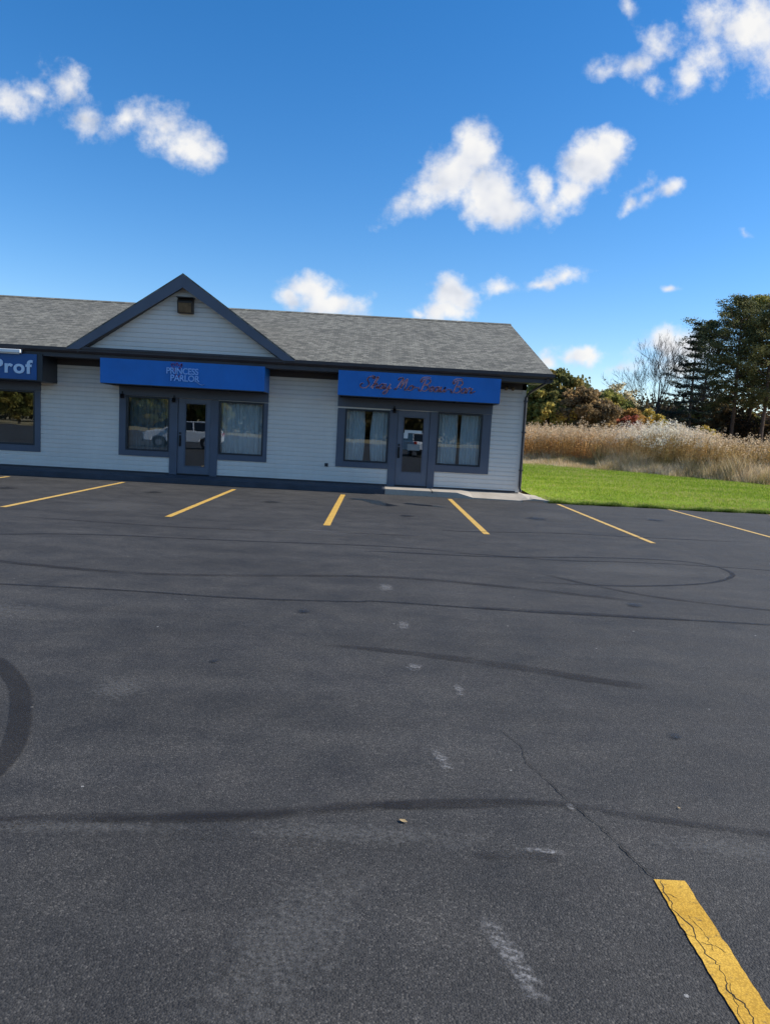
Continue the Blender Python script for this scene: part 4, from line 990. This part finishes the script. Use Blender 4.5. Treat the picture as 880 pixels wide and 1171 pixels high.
# ------------------------------------------------------------------ reeds, dry grass, lawn blades
def blades(X, Y, Z, H, W, lean, curl=.0):
    N = len(X); a = rng.uniform(0, 2*np.pi, N); la = rng.uniform(0, 2*np.pi, N)
    dx, dy = np.cos(a)*W/2, np.sin(a)*W/2; lx, ly = np.cos(la)*lean*H, np.sin(la)*lean*H
    b0 = np.stack([X-dx, Y-dy, Z], 1); b1 = np.stack([X+dx, Y+dy, Z], 1); t = np.stack([X+lx, Y+ly, Z+H], 1)
    return np.stack([b0, b1, t], 1).reshape(-1, 3)
def smooth_noise(x, y, s, ph=0):
    return (np.sin(x*s*1.3+ph)+np.sin(y*s*1.7+ph*2+1)+np.sin((x+y)*s*.9+2+ph)+np.sin((x-y)*s*2.1+ph*3))/4
lb = np.vectorize(lawn_back)
# lawn blades
n = 330000; t_ = rng.uniform(0, 1, n)**1.6; X = 4.8+rng.uniform(0, 1, n)**.9*24; Y0 = 20.50+.06*np.sin(X*1.9)+.035*np.sin(X*7.3+1)+np.clip((X-9)/6, 0, 1)*.35
Y = Y0-.03+(lb(X)+1-Y0)*t_
Z = .045*(1-np.exp(-(Y-Y0)*5))+.012*np.sin(X*1.1+Y*.7)-.10*np.exp(-((Y-(22.6+.02*X))/.9)**2)*np.clip((X-5.2)/1.5, 0, 1)+.05*np.exp(-((Y-24.3)/1.2)**2)-.02
Hh = rng.uniform(.035, .085, n)*(1+.3*smooth_noise(X, Y, 1.4))*(1+.03*(Y-20)); Wd = rng.uniform(.010, .022, n)*(1+.05*(Y-20))
V = blades(X, Y, Z, Hh, Wd, .45)
tn = .48+.22*smooth_noise(X*.5, Y, 1.1)+.16*smooth_noise(X, Y, 3.7, 2)+rng.normal(size=n)*.26+.10*np.exp(-((Y-21.6)/1.0)**2)+.22*np.clip((Y-lb(X)+4)/4, 0, 1)
C = cmix([(.085, .16, .012), (.18, .29, .018), (.28, .39, .028), (.38, .39, .08), (.48, .39, .20)], tn)
tag(np_mesh('grass', V, 3, C, M_blade), 'short bright green mown grass right of the shops', 'grass', None, 'stuff')
# longer ragged tufts where lawn meets asphalt and round the fence
n = 60000; X = 4.85+rng.uniform(0, 1, n)*22; Y0 = 20.50+.06*np.sin(X*1.9)+.035*np.sin(X*7.3+1)+np.clip((X-9)/6, 0, 1)*.35
keep = (smooth_noise(X, X*.3, 4.0)+rng.normal(size=n)*.5) > 0; X = X[keep]; Y0 = Y0[keep]; n = len(X)
Y = Y0-.06+np.abs(rng.normal(size=n))*.10
V = blades(X, Y, np.full(n, -.01), rng.uniform(.05, .12, n)*(1+.5*smooth_noise(X, X*.4, 6.0)), rng.uniform(.01, .02, n), .8)
C = cmix([(.05, .09, .012), (.10, .19, .015), (.20, .22, .07)], rng.uniform(0, 1, n))
tag(np_mesh('verge_grass', V, 3, C, M_blade), 'ragged green grass fringe along the asphalt edge', 'grass', None, 'stuff')
# dry tan grass in front of the reeds
n = 200000; X = rng.uniform(2, 46, n); Y = lb(X)+rng.uniform(0, 1, n)**.8*7.5-2.4+1.0*smooth_noise(X, X*.2, 1.1)+.6*smooth_noise(X, X*.3, 3.3, 2)
u_ = X/Y
Hh = np.clip(rng.uniform(.25, .85, n)*(.30+.8*np.clip((Y-lb(X)+2.2)/4, 0, 1))*(1+.55*smooth_noise(X, Y, 1.3)), .06, 2)*np.where(u_ > .30, 1.5, 1.0)
V = blades(X, Y, np.full(n, -.02), Hh, rng.uniform(.02, .045, n), .55)
C = cmix([(.26, .25, .07), (.50, .36, .16), (.72, .55, .32), (.82, .68, .47)], .52+.45*smooth_noise(X, Y, .9, 2)+rng.normal(size=n)*.24)
tag(np_mesh('dry_grass', V, 3, C, M_straw), 'tan dry grass in front of the reed bed', 'grass', None, 'stuff')
# reed bed
n = 17000; X = rng.uniform(-2, 62, n); dd = rng.uniform(0, 1, n)**1.5*20; Y = lb(X)+2.2+dd; u_ = X/Y
zone2 = np.exp(-((u_-.375)/.055)**2); zone3 = np.clip((u_-.42)/.05, 0, 1)
H = (2.22+.30*smooth_noise(X, Y, 1.1)+.30*smooth_noise(X, Y, 2.9, 3)+rng.normal(size=n)*.22)*(1+.16*zone2-.10*zone3)
H *= .78+.22*np.clip(dd/2.2, 0, 1)
lx = rng.normal(size=n)*.07+.05; ly = rng.normal(size=n)*.07
VV, CC = [], []
# stalks: two triangles-quads crossing
for ang in (0, 1.6):
    dx, dy = math.cos(ang)*.014, math.sin(ang)*.014
    b0 = np.stack([X-dx, Y-dy, np.zeros(n)], 1); b1 = np.stack([X+dx, Y+dy, np.zeros(n)], 1)
    t1 = np.stack([X+dx*.5+lx*H, Y+dy*.5+ly*H, H], 1); t0 = np.stack([X-dx*.5+lx*H, Y-dy*.5+ly*H, H], 1)
    VV.append(np.stack([b0, b1, t1, t0], 1).reshape(-1, 3)); CC.append(cmix([(.20, .13, .05), (.38, .27, .13)], rng.uniform(0, 1, n)))
# leaves
for k in range(11):
    s = rng.uniform(.08, .92, n); a = rng.uniform(0, 6.28, n); L = rng.uniform(.28, .62, n)*(1-.3*s)
    px, py, pz = X+lx*H*s, Y+ly*H*s, H*s
    ex, ey, ez = px+np.cos(a)*L*.75, py+np.sin(a)*L*.75, pz+L*rng.uniform(-.25, .5, n)
    w_ = .024; nx_, ny_ = -np.sin(a)*w_, np.cos(a)*w_
    mx_, my_, mz = (px+ex)/2, (py+ey)/2, (pz+ez)/2+L*.12
    VV.append(np.stack([np.stack([px, py, pz], 1), np.stack([mx_+nx_, my_+ny_, mz], 1), np.stack([ex, ey, ez], 1), np.stack([mx_-nx_, my_-ny_, mz+.01], 1)], 1).reshape(-1, 3))
    tn = np.clip(s*.6+.2+.25*smooth_noise(X, Y, .6, 1)+rng.normal(size=n)*.15, 0, 1)
    c1 = cmix([(.24, .14, .05), (.50, .28, .09), (.56, .37, .17), (.50, .36, .21)], tn)
    c2 = cmix([(.09, .08, .035), (.17, .15, .06), (.30, .24, .11), (.38, .30, .18)], tn)
    c3 = cmix([(.10, .085, .04), (.22, .18, .07), (.36, .27, .11), (.40, .29, .13)], tn)
    c = c1*(1-zone2[:, None])+c2*zone2[:, None]; c = c*(1-.7*zone3[:, None])+c3*.7*zone3[:, None]
    pt = np.clip(.5+.75*smooth_noise(X*.8, Y*.8, 1.0, 4), 0, 1)[:, None]; c = c*np.array([1.08, 1.0, .86])*(.62+.48*pt)*(1-(1-pt)*np.array([.10, -.02, .0])); CC.append(c)
# plumes
has = rng.uniform(0, 1, n) < (.75+.2*zone2-.45*zone3)
pX, pY, pH, plx, ply, pz2 = X[has], Y[has], H[has], lx[has], ly[has], zone2[has]; m_ = len(pX)
for k in range(14):
    s = rng.uniform(0, 1, m_); wdt = .045+.075*(1-s)*np.minimum(1, s*4+.3)*(1+.3*pz2)
    c = np.stack([pX+plx*pH*(1+.12*s)+rng.normal(size=m_)*wdt+.07*s, pY+ply*pH*(1+.1*s)+rng.normal(size=m_)*wdt, pH-.08+.40*s], 1)
    VV.append(rand_quads(c, .105, 0, .55))
    base = cmix([(.36, .26, .15), (.50, .38, .24)], rng.uniform(0, 1, m_)); cream = cmix([(.46, .40, .30), (.66, .60, .49)], rng.uniform(0, 1, m_))
    CC.append(base*(1-pz2[:, None])+cream*pz2[:, None])
tag(np_mesh('reed_bed', np.concatenate(VV), 4, np.clip(np.concatenate(CC)*1.45, 0, .85), M_straw), 'tall plumed reeds in tan and cream behind the lawn', 'reeds', None, 'stuff')

# ------------------------------------------------------------------ what the shop glass reflects, behind the photographer
random.seed(5)
def make_suv():
    e = empty('parked_suv')
    b = MB(); prof = [(-2.3, .42), (-2.34, .75), (-2.22, .98), (-1.15, 1.10), (-.35, 1.60), (.2, 1.70), (1.75, 1.66), (2.2, 1.12), (2.32, .95), (2.33, .42)]
    secs = [(-.92, .90), (-.82, 1.0), (.82, 1.0), (.92, .90)]
    low = [(-2.3, .40), (-2.36, .60), (-2.30, .86), (-2.1, 1.0), (-1.15, 1.10), (2.22, 1.10), (2.34, .90), (2.34, .40)]
    def wheelcut(c): return [(c+.42, .40), (c+.34, .62), (c, .74), (c-.34, .62), (c-.42, .40)]
    pl = low + wheelcut(1.42) + wheelcut(-1.42)
    b.prism([(x, -.92, z) for x, z in pl], (0, 1.84, 0)); b.build('body', M_car, e, bevel=.05)
    b = MB(); gh = [(-1.20, 1.09), (-.42, 1.60), (.1, 1.68), (1.80, 1.66), (2.24, 1.10)]
    n0 = len(b.v)
    for sgn in (-1, 1):
        for x, z in gh: b.v.append((x, sgn*(.88-.28*(z-1.09)), z))
    k = len(gh); b.f.append(tuple(range(k))); b.f.append(tuple(range(k, 2*k))[::-1])
    for i in range(k-1): b.f.append((i, k+i, k+i+1, i+1))
    b.build('cabin', M_carglass, e, bevel=.02)
    b = MB(); b.prism([(-.40, -.74, 1.605), (.1, -.72, 1.70), (1.82, -.72, 1.68), (1.84, -.72, 1.62), (-.36, -.74, 1.57)], (0, 1.46, 0))
    for x0_, x1_ in ((-.42, -1.2), (.62, .66), (1.80, 2.24)):
        for sgn in (-1, 1):
            b.tube([(x0_, sgn*.75, 1.60), (x1_, sgn*.89, 1.10)], .035, 6)
    b.build('roof', M_car, e, bevel=.02)
    for sx in (-1.42, 1.42):
        for sy in (-1, 1):
            w_ = MB(); w_.tube([(sx, sy*.70, .35), (sx, sy*.72, .35), (sx, sy*.92, .35), (sx, sy*.94, .35)], [.30, .35, .35, .30], 28); wo = w_.build('wheel', M_tyre, e)
            r_ = MB(); r_.tube([(sx, sy*.90, .35), (sx, sy*.955, .35)], [.22, .20], 20); r_.build('rim', M_rim, wo)
    for sy in (-1, 1):
        b = MB(); b.box(-2.40, -2.18, sy*.62-.17, sy*.62+.17, .74, .88); b.build('headlight', M_lamp, e, bevel=.03)
        b = MB(); b.box(2.20, 2.37, sy*.74-.12, sy*.74+.12, .82, 1.06); b.build('tail_lamp', M_tail, e, bevel=.03)
        b = MB(); b.box(-.95, -.75, sy*.98-.08, sy*.98+.08, 1.08, 1.22); b.build('mirror', M_car, e, bevel=.03)
    b = MB(); b.box(-2.385, -2.33, -.45, .45, .52, .80); b.build('grille', M_dark, e, bevel=.02)
    b = MB(); b.box(-2.42, -2.30, -.86, .86, .36, .48); b.build('bumper', M_dark, e, bevel=.03)
    b = MB(); b.box(2.32, 2.42, -.86, .86, .36, .50); b.build('bumper', M_dark, e, bevel=.03)
    return e
car = make_suv(); car.location = (-11.9, -3.0, 0); car.rotation_euler = (0, 0, R(-8)); tag(car, 'white car parked behind the photographer, reflected in the left shop window', 'car', 'cars parked behind the photographer')
def copy_deep(o, parent=None):
    c = o.copy(); col.objects.link(c); c.parent = parent
    for ch in o.children: copy_deep(ch, c)
    return c
c2 = copy_deep(car); c2.location = (2.9, -13, 0); c2.rotation_euler = (0, 0, R(75)); c2['label'] = 'white car reflected in the glass of the right door'
for i, (x, s, tr) in enumerate([(-52, .9, T_mid), (-43, .8, T_yel), (-35, .75, T_mid), (-24, .6, T_mid), (21, .7, T_mid), (30, .7, T_brn)]):
    copy_tree(tr, x, -66-3*(i % 3), s, i*1.3, 'tree number %s of the row behind the photographer' % ['one','two','three','four','five','six','seven','eight','nine','ten'][i], 'trees behind the photographer')
